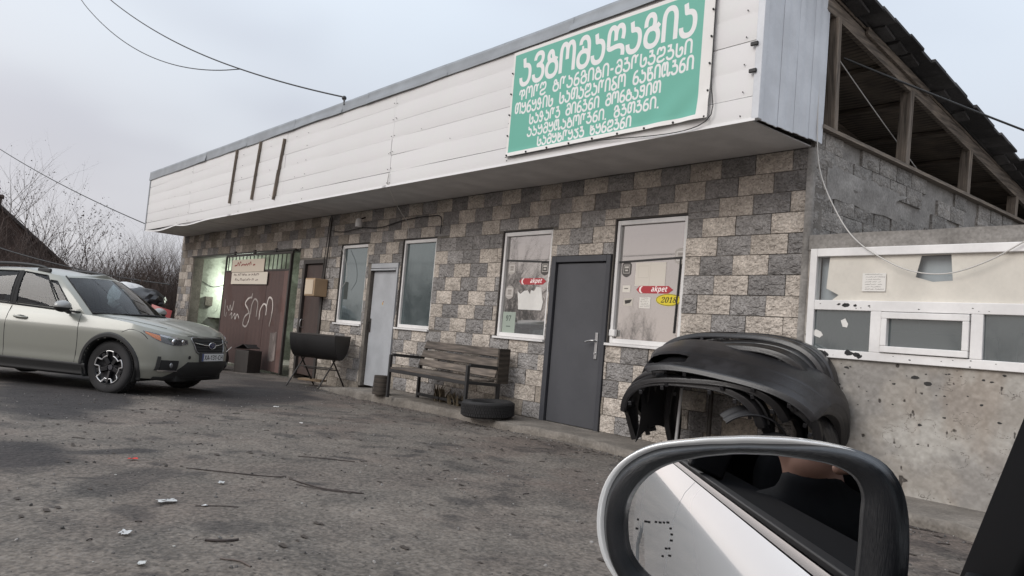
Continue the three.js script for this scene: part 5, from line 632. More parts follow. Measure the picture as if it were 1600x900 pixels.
{ // low brush that fills the foot of the thicket
  const R = rng(301), parts = []; for (let i = 0; i < 26; i++) { const d = 23.5 + 5 * R(), a = lerp(-0.02, -0.31, R()), x = 3.77 - d * Math.cos(a), z = 6.7 + d * Math.sin(a); parts.push(branches(700 + i, { h: 1.7, n: 14, spread: 1.0, twigs: 3, base: 0.022, up: 0.6, leaves: 0.04, depth: 3 }).translate(x, -0.15, z)); }
  const m = new THREE.Mesh(mergeGeometries(parts), twigMat); m.name = numbered('brushwood'); m.castShadow = true; scene.add(m); tag(m, 'tangled low brown brushwood along the far edge of the yard', 'brush', null, 'stuff');
}
{
  const [x, z] = along(0, 36), h = thing('old_house', 'dark old house with a steep gable and brick chimney behind the trees', 'house', [x - 0.6, -0.9, z + 0.55], Math.PI / 2 - 0.12); const brown = M(lin(0.075, 0.052, 0.045), 0.95, { map: T.dirt }), dark = M(lin(0.05, 0.044, 0.042), 0.95, { map: T.dirt });
  const s = new THREE.Shape(); s.moveTo(-2.9, 0); s.lineTo(-2.9, 2.9); s.lineTo(0, 5.3); s.lineTo(2.9, 2.9); s.lineTo(2.9, 0); s.closePath(); obj('wall', new THREE.ExtrudeGeometry(s, { depth: 6, bevelEnabled: false }).translate(0, 0, -3), brown, h);
  const roof = obj('roof', [bar([-3.2, 2.72, 0], [0.05, 5.42, 0], 6.4, 0.1), bar([3.2, 2.72, 0], [-0.05, 5.42, 0], 6.4, 0.1)], dark, h); obj('chimney', [rb(-0.3, 0.3, 4.6, 5.55, 1.6, 2.2, 0.02), rb(-0.36, 0.36, 5.55, 5.65, 1.54, 2.26, 0.02)], brown, roof);
  const win = part('window', h); obj('frame', [rb(-0.5, 0.5, 1.2, 2.3, 3.0, 3.04)], dark, win); obj('pane', [rb(-0.42, 0.42, 1.28, 2.22, 3.04, 3.05, 0.002)], mt.plasticBlack, win);
}
// trees and a thicket across the road, which the shop windows mirror
[[-26, 12.5], [-30, 15], [-24, 16.5], [-33, 19], [-28, 20], [-13, 44], [-22, 42], [-31, 40], [-40, 44], [-17, 50], [-46, 36], [-36, 47], [-27, 52]].forEach(([x, z], i) => bareTree('bare_tree', 'bare tree across the road in front of the shop', 'tree', [x, z], { h: i < 5 ? 3.4 + (i % 3) * 0.5 : 2.4 + (i % 3) * 0.6, n: i < 5 ? 13 : 7, spread: 1.2, twigs: 4, base: 0.05, leaves: 0.1, depth: 3 }, 401 + i * 13, twigMat, 'trees across the road'));
// cables
{
  const cable = (pts, r, label, mat = mt.cableBlack) => tag(obj('overhead_cable', [tube(pts, r, 5, pts.length * 4)], mat), label, 'cable');
  cable([...sagged([-10.7, 5.7, 1.76], [-18.9, 9.0, 3.35], 0.62), [-23.5, 11.2, 4.2]], 0.010, 'slack branch cable drooping below the straight one over the yard'); cable([...sagged([-7.75, 4.8, 1.03], [-10.7, 5.7, 1.76], 0.03), ...sagged([-10.7, 5.7, 1.76], [-18.5, 9.05, 2.75], 0.18).slice(1), [-23.5, 11.3, 3.4]], 0.013, 'straight cable running from the fascia bracket up over the yard');
  cable(sagged([-18.98, 3.34, 1.03], [-30, 6.4, 3.6], 0.12), 0.014, 'cable rising from the fascia end over the bare trees'); cable(sagged([0.02, 4.13, -0.42], [3.2, 2.62, -3.5], 0.05), 0.011, 'thick black cable leaving the roof gable over the annex'); cable(sagged([-0.1, 4.2, -0.5], [-0.2, 3.36, -3.2], 0.02), 0.007, 'thin cable slanting inside the open gable', mt.cableWhite); cable(sagged([-24.5, 2.6, 4.2], [-19.0, 1.75, 0.2], 0.15), 0.02, 'dark cable strung in front of the brown thicket'); cable(sagged([-60, 6.2, 24], [10, 6.0, 20], 0.5), 0.02, 'power cable along the road in front of the shop');
  const b = thing('cable_bracket', 'small steel bracket on the flashing holding two cables', 'bracket'); obj('arm', [rod([-7.7, 4.66, 1.05], [-7.78, 4.82, 1.03], 0.016)], mt.darkSteel, b); obj('insulator', [new THREE.SphereGeometry(0.04, 10, 8).translate(-7.77, 4.79, 1.03)], mt.plasticBlack, b);
}
// ---------------------------------------------------------------- the parked crossover (own axes: x forward from the front axle, z to its right)
const table = (pts) => (x) => { if (x <= pts[0][0]) return pts[0][1]; for (let i = 1; i < pts.length; i++) if (x <= pts[i][0]) { const [a, b] = pts[i - 1], [c, d] = pts[i], t = (x - a) / (c - a), p0 = pts[Math.max(0, i - 2)], p3 = pts[Math.min(pts.length - 1, i + 1)], m0 = (d - p0[1]) / (c - p0[0]) * (c - a), m1 = (p3[1] - b) / (p3[0] - a) * (c - a), t2 = t * t, t3 = t2 * t; return (2 * t3 - 3 * t2 + 1) * b + (t3 - 2 * t2 + t) * m0 + (-2 * t3 + 3 * t2) * d + (t3 - t2) * m1; } return pts[pts.length - 1][1]; };
{
  const car = thing('parked_car', 'khaki grey crossover with black arch cladding and roof rails parked before the gate', 'car', [-7.62, -0.052, 3.583], 0.685);
  const paint = M(lin(0.235, 0.237, 0.205), 0.40, { physical: true, metalness: 0.12, clearcoat: 0.7, clearcoatRoughness: 0.12 }); const clad = M(lin(0.022, 0.022, 0.022), 0.6), gap = M(lin(0.01, 0.01, 0.01), 0.8);
  const glass = M(lin(0.36, 0.42, 0.44), 0.02, { physical: true, transmission: 1, thickness: 0, ior: 1.5, specularIntensity: 0.75, side: THREE.DoubleSide });
  const hw = table([[0.18, 0.79], [0.30, 0.838], [0.36, 0.862], [0.45, 0.868], [0.55, 0.880], [0.70, 0.892], [0.80, 0.893], [0.86, 0.878], [0.93, 0.852], [1.0, 0.815], [1.1, 0.79]]);
  const xf = table([[0.18, 0.72], [0.28, 0.83], [0.40, 0.895], [0.50, 0.905], [0.60, 0.893], [0.70, 0.868], [0.78, 0.83], [0.86, 0.75], [0.95, 0.56], [1.0, 0.4]]), xr = table([[0.18, -3.4], [0.4, -3.53], [0.55, -3.56], [0.8, -3.5], [1.08, -3.42]]);
  const yt = table([[-3.6, 1.07], [-2.4, 1.055], [-0.6, 0.985], [-0.2, 0.965], [0.2, 0.93], [0.5, 0.885], [0.68, 0.835], [0.8, 0.795], [0.9, 0.79]]), xc = 0.22, xcR = -2.95, n = 2.35, e = 2 / n;
  const body = (s, v) => { let nom; const fr = (a) => xc + (0.82 - xc) * Math.pow(Math.max(0, Math.cos(a)), e); if (s < 0.15) nom = xcR; else if (s < 0.72) nom = lerp(xcR, xc, (s - 0.15) / 0.57); else nom = fr((1 - (s - 0.72) / 0.28) * Math.PI / 2);
    const y = lerp(0.235, s < 0.15 ? 1.06 : yt(nom), v), h = hw(y); if (s < 0.15) { const a = s / 0.15 * Math.PI / 2; return V(xcR + (xr(y) - xcR) * Math.pow(Math.cos(a), e), y, h * 0.985 * Math.pow(Math.sin(a), e)); } if (s < 0.72) return V(nom, y, h * (0.985 + 0.015 * smooth(-2.95, -2.3, nom)) * (1 - 0.012 * Math.pow((nom + 1.2) / 1.5, 2))); const a = (1 - (s - 0.72) / 0.28) * Math.PI / 2; return V(xc + (xf(y) - xc) * Math.pow(Math.max(0, Math.cos(a)), e), y, h * 0.989 * Math.pow(Math.sin(a), e)); };
  const sideZ = (x, y) => { const h = hw(y); if (x <= xc) return h * (0.985 + 0.015 * smooth(-2.95, -2.3, x)) * (1 - 0.012 * Math.pow((x + 1.2) / 1.5, 2)); return h * 0.989 * Math.pow(Math.max(0, 1 - Math.pow((x - xc) / (xf(y) - xc), n)), 1 / n); };
  const noseX = (z, y) => { const h = hw(y) * 0.989; return xc + (xf(y) - xc) * Math.pow(Math.max(0, 1 - Math.pow(Math.min(1, Math.abs(z) / h), n)), 1 / n); };
  const mirrorZ = (p, sg) => V(p.x, p.y, p.z * sg), AR = 0.392, WY = 0.335, AX = [0, -2.635];
  const both = (f) => [f(1), f(-1)];
  const inArch = (p) => AX.some((a) => Math.hypot(p.x - a, p.y - WY) < AR - 0.008 && Math.abs(p.z) > 0.4);
  obj('body', both((sg) => { const g = shell((u, v) => mirrorZ(body(u, v), sg), 230, 40, 0, (u, v) => !inArch(body(u, v)), sg < 0); return g; }), paint, car, false);
  // hood
  const s1 = 0.15 + 0.57 * ((-0.55 - xcR) / (xc - xcR)), hoodC = table([[-0.6, 1.02], [-0.2, 1.012], [0.2, 0.982], [0.5, 0.93], [0.7, 0.868], [0.83, 0.80]]);
  const hoodP = (u, t, sg = 1) => { const E = body(lerp(s1, 1, u), 1), k = 1 - t, yc = hoodC(E.x); return V(E.x, E.y + (yc - E.y) * (1 - Math.pow(k, 2.6)) + 0.016 * smooth(0.10, 0.2, t) * smooth(0.62, 0.3, t) * smooth(0, 0.2, u) * smooth(1, 0.75, u), E.z * k * sg); };
  obj('hood', both((sg) => shell((u, t) => hoodP(u, t, sg), 90, 24, 0, null, sg < 0)), paint, car, false);
  // greenhouse
  const LO = [[-3.42, 1.05, 0], [-3.36, 1.05, 0.5], [-3.15, 1.06, 0.72], [-2.75, 1.065, 0.775], [-2.35, 1.052, 0.79], [-1.62, 1.024, 0.805], [-1.52, 1.02, 0.806], [-0.62, 0.988, 0.79], [-0.42, 0.982, 0.74], [-0.16, 0.992, 0.42], [-0.08, 1.0, 0]], HI = [[-3.12, 1.42, 0], [-3.06, 1.42, 0.42], [-2.92, 1.43, 0.55], [-2.65, 1.465, 0.585], [-2.3, 1.495, 0.605], [-1.68, 1.52, 0.622], [-1.60, 1.52, 0.622], [-1.17, 1.475, 0.605], [-1.05, 1.465, 0.555], [-0.93, 1.482, 0.32], [-0.88, 1.49, 0]];
  const ring = (list) => { const c = list.map((p) => V(...p)), g = (i) => (i < 0 ? V(c[1].x, c[1].y, -c[1].z) : i > 10 ? V(c[9].x, c[9].y, -c[9].z) : c[i]); return (q) => { const i = Math.min(9, Math.floor(q)), t = q - i, p0 = g(i - 1), p1 = g(i), p2 = g(i + 1), p3 = g(i + 2), f = (a, b, cc, d) => b + 0.5 * t * (cc - a + t * (2 * a - 5 * b + 4 * cc - d + t * (3 * (b - cc) + d - a))); return V(f(p0.x, p1.x, p2.x, p3.x), f(p0.y, p1.y, p2.y, p3.y), f(p0.z, p1.z, p2.z, p3.z)); }; };
  const lo = ring(LO), hi = ring(HI), gh = (q, t, off = 0) => { const a = lo(q), b = hi(q), p = a.clone().lerp(b, t), bul = 0.035 * Math.sin(Math.PI * t) + off, r = Math.hypot(p.x + 1.9, p.z * 1.6) || 1; p.x += bul * (p.x + 1.9) / r * 0.5; p.z += bul * p.z * 1.6 / r; p.y += bul * 0.3; return p; };
  const WIN = [['rear_window', 0, 1.6, 0.12, 0.92], ['quarter_window', 2.6, 3.7, 0.2, 0.9], ['rear_door_window', 4.05, 5.0, 0.08, 0.92], ['front_door_window', 6.0, 6.72, 0.08, 0.92], ['quarter_window', 6.76, 6.96, 0.08, 0.8], ['windshield', 8.1, 10, 0.04, 0.96]];
  obj('cabin_frame', both((sg) => shell((u, t) => mirrorZ(gh(u * 10, t), sg), 250, 25, 0, (u, t) => !WIN.some(([, a, b, c, d]) => u * 10 > a && u * 10 < b && t > c && t < d), sg < 0)), paint, car, false);
  for (const [nm, a, b, c, d] of WIN) for (const sg of [1, -1]) { obj(nm, shell((u, t) => mirrorZ(gh(lerp(a, b, u), lerp(c, d, t), -0.004), sg), 24, 12, 0, null, sg < 0), glass, car, false); if (nm !== 'windshield' && nm !== 'rear_window') obj('window_seal', tube([...Array.from({ length: 9 }, (_, i) => gh(lerp(a, b, i / 8), c, 0.001)), ...Array.from({ length: 5 }, (_, i) => gh(b, lerp(c, d, (i + 0.5) / 5), 0.001)), ...Array.from({ length: 9 }, (_, i) => gh(lerp(b, a, i / 8), d, 0.001)), ...Array.from({ length: 5 }, (_, i) => gh(a, lerp(d, c, (i + 0.5) / 5), 0.001))].map((p) => [p.x, p.y, p.z * sg]), 0.009, 5, 90, true), gap, car, false); }
  obj('windshield_seal', [tube(Array.from({ length: 21 }, (_, i) => { const q = i <= 10 ? 8.06 + (10 - 8.06) * i / 10 : 10 - (10 - 8.06) * (i - 10) / 10, p = gh(q, 0.03, 0.004); return [p.x + 0.01, p.y + 0.004, i <= 10 ? p.z : -p.z]; }), 0.016, 6, 60), ...both((sg) => tube(Array.from({ length: 9 }, (_, i) => { const p = gh(8.08, i / 8, 0.003); return [p.x, p.y, p.z * sg]; }), 0.009, 5, 24)), ...both((sg) => shell((u, t) => mirrorZ(gh(lerp(5.0, 6.0, u), lerp(0.02, 0.94, t), 0.003), sg), 4, 8, 0, null, sg < 0))], gap, car, false);
  obj('roof', both((sg) => shell((u, t) => { const E = hi(u * 10), k = 1 - t; return V(E.x, E.y + 0.055 * (1 - k * k) * smooth(0, 0.25, Math.min(u, 1.05 - u) * 2 + 0.05), E.z * k * sg); }, 110, 14, 0, null, sg < 0)), paint, car, false);
  for (const sg of [1, -1]) { obj('roof_rail', [tube([[-1.28, 1.51, 0.565 * sg], [-1.36, 1.555, 0.565 * sg], [-1.7, 1.585, 0.57 * sg], [-2.3, 1.565, 0.56 * sg], [-2.75, 1.525, 0.545 * sg], [-2.92, 1.475, 0.535 * sg]], 0.019, 8, 50), rb(-1.46, -1.26, 1.495, 1.55, 0.565 * sg - 0.022, 0.565 * sg + 0.022, 0.015)], clad, car, false); }
  // lower cladding, arches, wheel wells
  for (const sg of [1, -1]) { obj('sill_cladding', shell((u, v) => { const x = lerp(-2.30, -0.34, u), y = lerp(0.19, 0.355, v); return V(x, y, (sideZ(x, Math.max(0.25, y)) + 0.018 - 0.04 * smooth(0.06, 0, v) - 0.012 * smooth(0.9, 1, v)) * sg); }, 40, 10, 0.01, null, sg < 0), clad, car, false);
    for (const ax of AX) { obj('arch_flare', shell((u, v) => { const ph = lerp(-0.30, Math.PI + 0.34, u), r = lerp(0.376, 0.452 - 0.02 * Math.abs(Math.cos(ph)), v), x = ax + r * Math.cos(ph), y = WY + r * Math.sin(ph), k = v < 0.12 ? -0.05 * (1 - v / 0.12) : 0; return V(x, y, (sideZ(Math.min(x, 0.6), Math.max(0.24, y)) + 0.016 - 0.014 * smooth(0.85, 1, v) + k) * sg); }, 60, 10, 0.006, null, sg > 0), clad, car, false); obj('wheel_well', shell((u, v) => { const ph = lerp(-0.4, Math.PI + 0.4, u); return V(ax + 0.384 * Math.cos(ph), WY + 0.384 * Math.sin(ph), lerp(0.35, 0.86, v) * sg); }, 30, 3, 0.004), gap, car, false); } }
  obj('underbody', [rb(-3.4, 0.75, 0.20, 0.34, -0.52, 0.52, 0.02), rb(-2.2, -0.42, 0.2, 0.42, -0.8, 0.8, 0.02), rb(-3.2, 0.6, 0.3, 0.7, -0.36, 0.36)], gap, car, false);
  // wheels
  const silver = M(lin(0.55, 0.55, 0.55), 0.3, { metalness: 0.85 });
  for (const ax of AX) for (const sg of [1, -1]) {
    const w = part('wheel', car); w.position.set(ax, WY, 0.735 * sg); w.rotation.x = sg > 0 ? 0 : Math.PI; if (ax === 0) w.rotation.y = -0.06;
    obj('tyre', [tyreGeo(0.335, 0.225).rotateX(Math.PI / 2)], mt.rubber, w, false); obj('tread', treadGeo(0.334, 0.2, 60).rotateX(Math.PI / 2), mt.rubber, w, false).userData.kind = 'stuff';
    obj('rim', [new THREE.LatheGeometry([[0.02, 0.055], [0.06, 0.055], [0.075, 0.03], [0.185, 0.045], [0.197, 0.075], [0.212, 0.1], [0.218, 0.104], [0.218, 0.06], [0.205, 0.02], [0.19, -0.02], [0.05, -0.03]].map(([a, b]) => new THREE.Vector2(a, b)), 60).rotateX(Math.PI / 2)], M(lin(0.018, 0.018, 0.02), 0.35, { metalness: 0.4 }), w, false);
    const spoke = []; const pt = (r, a, z) => [r * Math.cos(a), r * Math.sin(a), z]; for (let k = 0; k < 5; k++) { const a = k * Math.PI * 2 / 5 + 0.3; spoke.push(bar(pt(0.155, a - 0.30, 0.088), pt(0.207, a - 0.24, 0.104), 0.018, 0.017), bar(pt(0.155, a + 0.30, 0.088), pt(0.207, a + 0.24, 0.104), 0.018, 0.017)); const arc = Array.from({ length: 7 }, (_, i) => pt(0.209, lerp(a - 0.26, a + 0.26, i / 6), 0.104)), inn = Array.from({ length: 5 }, (_, i) => pt(0.150, lerp(a + 0.29, a + Math.PI * 2 / 5 - 0.29, i / 4), 0.088)); spoke.push(tube(arc, 0.0095, 6, 14), tube(inn, 0.0095, 6, 12)); }
    obj('rim_trim', spoke, silver, w, false); const arms = []; for (let k = 0; k < 5; k++) { const a = k * Math.PI * 2 / 5 + 0.3 + Math.PI / 5; arms.push(bar(pt(0.05, a, 0.06), pt(0.2, a, 0.08), 0.03, 0.05)); } obj('spoke', arms, M(lin(0.02, 0.02, 0.022), 0.35, { metalness: 0.4 }), w, false); obj('hub_cap', [new THREE.CylinderGeometry(0.034, 0.036, 0.012, 20).rotateX(Math.PI / 2).translate(0, 0, 0.068)], M(lin(0.1, 0.1, 0.11), 0.3, { metalness: 0.7 }), w, false);
  }
  // front: patches laid on the nose surface; curves are (z, y)
  const patch = (top, bot, off, nu = 24, nv = 8, t = 0.006) => shell((u, v) => { const a = top(u), b = bot(u), z = lerp(b[0], a[0], v), y = lerp(b[1], a[1], v); return V(noseX(z, y) + off * 0.9, y, z + off * 0.45 * Math.sign(z) * Math.abs(z) / 0.6); }, nu, nv, t, null, false);
  obj('lower_grille', patch((u) => [lerp(0.44, -0.44, u), 0.47], (u) => [lerp(0.66, -0.66, u), 0.245], 0.006), clad, car, false);
  obj('bumper_lip', patch((u) => [lerp(0.72, -0.72, u), 0.262], (u) => [lerp(0.72, -0.72, u), 0.225], 0.014, 40, 3), clad, car, false);
  obj('grille', patch((u) => [lerp(0.355, -0.355, u), 0.775], (u) => [lerp(0.30, -0.30, u), 0.60], 0.006), gap, car, false);
  for (let k = 0; k < 4; k++) obj('grille_slat', patch((u) => [lerp(0.335 - k * 0.008, -0.335 + k * 0.008, u), 0.755 - k * 0.04], (u) => [lerp(0.335 - k * 0.008, -0.335 + k * 0.008, u), 0.745 - k * 0.04], 0.012, 16, 2, 0.004), clad, car, false);
  const on = (z, y, o) => { const p = V(noseX(z, y) + o, y, z); return [p.x, p.y, p.z]; };
  obj('grille_surround', [tube([[0.36, 0.778], [0.18, 0.787], [0, 0.789], [-0.18, 0.787], [-0.36, 0.778], [-0.345, 0.70], [-0.305, 0.60], [-0.15, 0.592], [0, 0.590], [0.15, 0.592], [0.305, 0.60], [0.345, 0.70]].map(([z, y]) => on(z, y, 0.009)), 0.009, 6, 120, true)], M(lin(0.3, 0.3, 0.31), 0.2, { metalness: 0.9 }), car, false);
  obj('grille_wing', [-1, 1].map((s) => tube([[0.345, 0.725], [0.2, 0.70], [0.085, 0.69]].map(([z, y]) => on(z * s, y, 0.018)), 0.0095, 6, 20)), mt.chrome, car, false);
  const em = part('emblem', car); em.position.set(...on(0, 0.69, 0.026)); em.rotation.y = Math.PI / 2; obj('oval', [new THREE.SphereGeometry(1, 24, 12).scale(0.075, 0.042, 0.008)], M(lin(0.01, 0.015, 0.06), 0.25), em, false); obj('oval_ring', [new THREE.TorusGeometry(1, 0.1, 8, 32).scale(0.076, 0.043, 0.06)], mt.chrome, em, false); for (const [x, y, r] of [[-0.032, 0.008, 0.010], [0.008, 0.014, 0.005], [0.034, 0.008, 0.005], [-0.004, -0.008, 0.005], [0.022, -0.012, 0.005], [0.044, -0.006, 0.005]]) obj('star', [new THREE.OctahedronGeometry(r).scale(1, 1, 0.4).translate(x, y, 0.008)], mt.chrome, em, false);
  for (const sg of [1, -1]) {
    const top = table([[0, 0.752], [0.35, 0.783], [0.7, 0.815], [1, 0.845]]), botm = table([[0, 0.70], [0.3, 0.675], [0.6, 0.70], [0.85, 0.76], [1, 0.822]]), zz = table([[0, 0.435], [0.35, 0.60], [0.7, 0.745], [1, 0.838]]);
    const hp = (off) => shell((u, v) => { const z = zz(u), y = lerp(botm(u), top(u), v), x = noseX(z, y), q = 1 - smooth(0.3, 1, u) * 0.7; return V(x + off * q, y + off * 0.2, (z + off * (1 - q) * 1.2) * sg); }, 30, 12, 0.004, null, sg > 0);
    const hl = part('headlight', car); obj('housing', hp(0.004), M(lin(0.045, 0.045, 0.05), 0.35), hl, false);
    const spot = (u, v, r, m, o, nm) => { const z = zz(u), y = lerp(botm(u), top(u), v), x = noseX(z, y) + o; obj(nm, [new THREE.SphereGeometry(r, 18, 12).scale(0.5, 1, 1).translate(x - r * 0.2, y, z * sg)], m, hl, false); };
    spot(0.36, 0.42, 0.042, mt.chrome, 0.0, 'reflector'); spot(0.36, 0.42, 0.03, M(lin(0.12, 0.13, 0.14), 0.05, { metalness: 0.5 }), 0.01, 'lens'); spot(0.12, 0.5, 0.03, mt.chrome, 0.0, 'reflector');
    obj('turn_signal', shell((u, v) => { const uu = lerp(0.68, 0.97, u), z = zz(uu), y = lerp(lerp(botm(uu), top(uu), 0.12), lerp(botm(uu), top(uu), 0.82), v), q = 1 - smooth(0.3, 1, uu) * 0.7; return V(noseX(z, y) + 0.008 * q, y, (z + 0.008 * (1 - q) * 1.2) * sg); }, 12, 6, 0.003, null, sg > 0), M(lin(0.62, 0.17, 0.02), 0.25), hl, false);
    obj('bezel', shell((u, v) => { const uu = lerp(0.04, 0.68, u), z = zz(uu), y = lerp(lerp(botm(uu), top(uu), 0.74), lerp(botm(uu), top(uu), 0.96), v); return V(noseX(z, y) + 0.008, y, z * sg); }, 14, 3, 0.003, null, sg > 0), M(lin(0.4, 0.4, 0.41), 0.2, { metalness: 0.8 }), hl, false);
    obj('cover', hp(0.016), M(lin(0.95, 0.95, 0.95), 0.02, { physical: true, transmission: 1, thickness: 0, ior: 1.5, side: THREE.DoubleSide }), hl, false);
    const fog = part('fog_lamp', car); const q = (z0, z1, y0, y1, off, m, nm) => obj(nm, shell((u, v) => { const z = lerp(z0, z1, u), y = lerp(y0, y1, v); return V(noseX(z, y) + off, y, z * sg); }, 10, 6, 0.006, null, sg < 0), m, fog, false);
    q(0.56, 0.73, 0.36, 0.485, 0.006, gap, 'recess'); q(0.555, 0.74, 0.342, 0.358, 0.014, mt.chrome, 'trim'); q(0.735, 0.76, 0.35, 0.53, 0.012, clad, 'side_trim'); obj('lamp', [new THREE.SphereGeometry(0.036, 14, 10).scale(0.4, 1, 1).translate(noseX(0.63, 0.42) + 0.008, 0.42, 0.63 * sg)], M(lin(0.25, 0.26, 0.27), 0.1, { metalness: 0.6 }), fog, false);
    obj('tow_cap', [new THREE.CylinderGeometry(0.022, 0.022, 0.008, 16).rotateZ(Math.PI / 2).translate(noseX(0.42, 0.53) + 0.003, 0.53, 0.42)], gap, car, false).visible = true; if (sg < 0) car.children[car.children.length - 1].removeFromParent();
    // side: mirror, handles, door gaps, lines
    const mr = part('side_mirror', car); obj('housing', [new THREE.SphereGeometry(1, 20, 14).scale(0.085, 0.075, 0.115).translate(-0.66, 1.06, 0.985 * sg)], clad, mr, false); obj('cap', [new THREE.SphereGeometry(1, 20, 14, 0, Math.PI * 2, 0, Math.PI * 0.55).scale(0.09, 0.078, 0.12).translate(-0.655, 1.062, 0.985 * sg)], M(lin(0.3, 0.3, 0.29), 0.3, { metalness: 0.3 }), mr, false); obj('foot', [bar([-0.66, 0.985, 0.84 * sg], [-0.66, 1.03, 0.96 * sg], 0.07, 0.045, 0.015)], clad, mr, false);
    for (const x of [-1.36, -2.28]) { const h = part('door_handle', car); obj('grip', [tube([[x + 0.1, 0.875, sideZ(x, 0.875) * sg], [x + 0.07, 0.875, (sideZ(x, 0.875) + 0.03) * sg], [x - 0.07, 0.88, (sideZ(x, 0.88) + 0.03) * sg], [x - 0.1, 0.88, sideZ(x, 0.88) * sg]], 0.014, 8, 24)], paint, h, false); obj('recess', [new THREE.SphereGeometry(1, 16, 8).scale(0.09, 0.03, 0.008).translate(x, 0.872, (sideZ(x, 0.872) - 0.002) * sg)], gap, h, false); }
    const line = (pts, r = 0.005) => tube(pts.map(([x, y]) => [x, y, (sideZ(x, y) - r * 0.35) * sg]), r, 5, 40); const col = (x, y0, y1, dx = 0) => Array.from({ length: 9 }, (_, i) => [x + dx * Math.sin(Math.PI * i / 8), lerp(y0, y1, i / 8)]);
    obj('panel_gap', [line(col(-0.50, 0.36, 0.975, 0.03)), line(col(-1.57, 0.36, 1.015)), line([[-2.42, 1.03], [-2.40, 0.85], [-2.27, 0.66], [-2.22, 0.4]]), line([[0.16, 0.80], [0.28, 0.845], [0.44, 0.80], [0.5, 0.74]])], gap, car, false);
    obj('belt_moulding', tube(Array.from({ length: 12 }, (_, i) => { const p = gh(lerp(2.6, 7.2, i / 11), 0.03, 0.006); return [p.x, p.y, p.z * sg]; }), 0.011, 6, 60), gap, car, false);
    obj('hood_gap', tube(Array.from({ length: 14 }, (_, i) => { const p = hoodP(lerp(0.06, 0.62, i / 13), lerp(0.10, 0.17, i / 13), sg); return [p.x, p.y - 0.001, p.z]; }), 0.004, 5, 40), gap, car, false);
    obj('tail_lamp', [new THREE.SphereGeometry(1, 16, 10).scale(0.1, 0.12, 0.1).translate(-3.3, 0.92, 0.72 * sg)], M(lin(0.3, 0.02, 0.02), 0.2), car, false);
  }
  obj('hood_gap', tube(Array.from({ length: 21 }, (_, i) => { const z = lerp(0.40, -0.40, i / 20); return [noseX(z, 0.80) - 0.004, 0.80, z]; }), 0.006, 5, 40), gap, car, false);
  obj('wiper', [tube([[-0.14, 1.015, 0.35], [-0.13, 1.02, 0.1], [-0.16, 1.02, -0.25]], 0.009, 5, 16), tube([[-0.2, 1.015, 0.62], [-0.16, 1.02, 0.45], [-0.14, 1.02, 0.3]], 0.009, 5, 16)], gap, car, false);
  { const t = print(0.52, 0.112, 900, (c, W, H) => { c.fillStyle = '#c9cbcc'; c.fillRect(0, 0, W, H); c.fillStyle = '#3c4a78'; c.fillRect(0, 0, W * 0.085, H); c.strokeStyle = '#3a3a3c'; c.lineWidth = 6; c.strokeRect(3, 3, W - 6, H - 6); c.fillStyle = '#222326'; c.font = `bold ${H * 0.8}px sans-serif`; c.textAlign = 'center'; c.textBaseline = 'middle'; c.fillText('XA-131-CH', W * 0.54, H * 0.52, W * 0.86); });
    const g = flat(rb(-0.26, 0.26, -0.056, 0.056, 0, 0.008, 0.003)), p = g.attributes.position, uv = g.attributes.uv; for (let i = 0; i < p.count; i++) uv.setXY(i, (p.getX(i) + 0.26) / 0.52, (p.getY(i) + 0.056) / 0.112); const pl = obj('number_plate', g, M('#ffffff', 0.45, { map: t }), car, false); pl.position.set(0.918, 0.535, 0); pl.rotation.y = Math.PI / 2; obj('plate_mount', [rb(0.86, 0.917, 0.475, 0.595, -0.265, 0.265)], clad, car, false); }
  // inside
  const dark = M(lin(0.02, 0.02, 0.022), 0.8), inside = part('interior', car); obj('dashboard', [rb(-0.75, -0.3, 0.75, 1.0, -0.68, 0.68, 0.06, 3)], dark, inside); obj('floor', [rb(-3.1, -0.3, 0.42, 0.5, -0.7, 0.7), rb(-3.3, -2.5, 0.5, 0.95, -0.7, 0.7)], dark, inside);
  for (const z of [0.36, -0.36]) { obj('seat', [rb(-1.75, -1.2, 0.5, 0.72, z - 0.24, z + 0.24, 0.06, 3), rb(-1.95, -1.72, 0.65, 1.16, z - 0.23, z + 0.23, 0.06, 3), rb(-2.0, -1.86, 1.2, 1.38, z - 0.12, z + 0.12, 0.05, 3)], M(lin(0.03, 0.03, 0.032), 0.9), inside); } obj('rear_seat', [rb(-2.75, -2.5, 0.65, 1.15, -0.62, 0.62, 0.06, 3)], dark, inside); obj('steering_wheel', [new THREE.TorusGeometry(0.18, 0.014, 8, 30).rotateY(Math.PI / 2).rotateZ(-0.4).translate(-0.88, 0.98, -0.36), rod([-0.88, 0.98, -0.36], [-0.7, 0.9, -0.36], 0.03)], dark, inside); obj('dash_papers', [rb(-0.55, -0.35, 1.003, 1.01, -0.1, 0.12)], mt.paper, inside);
}
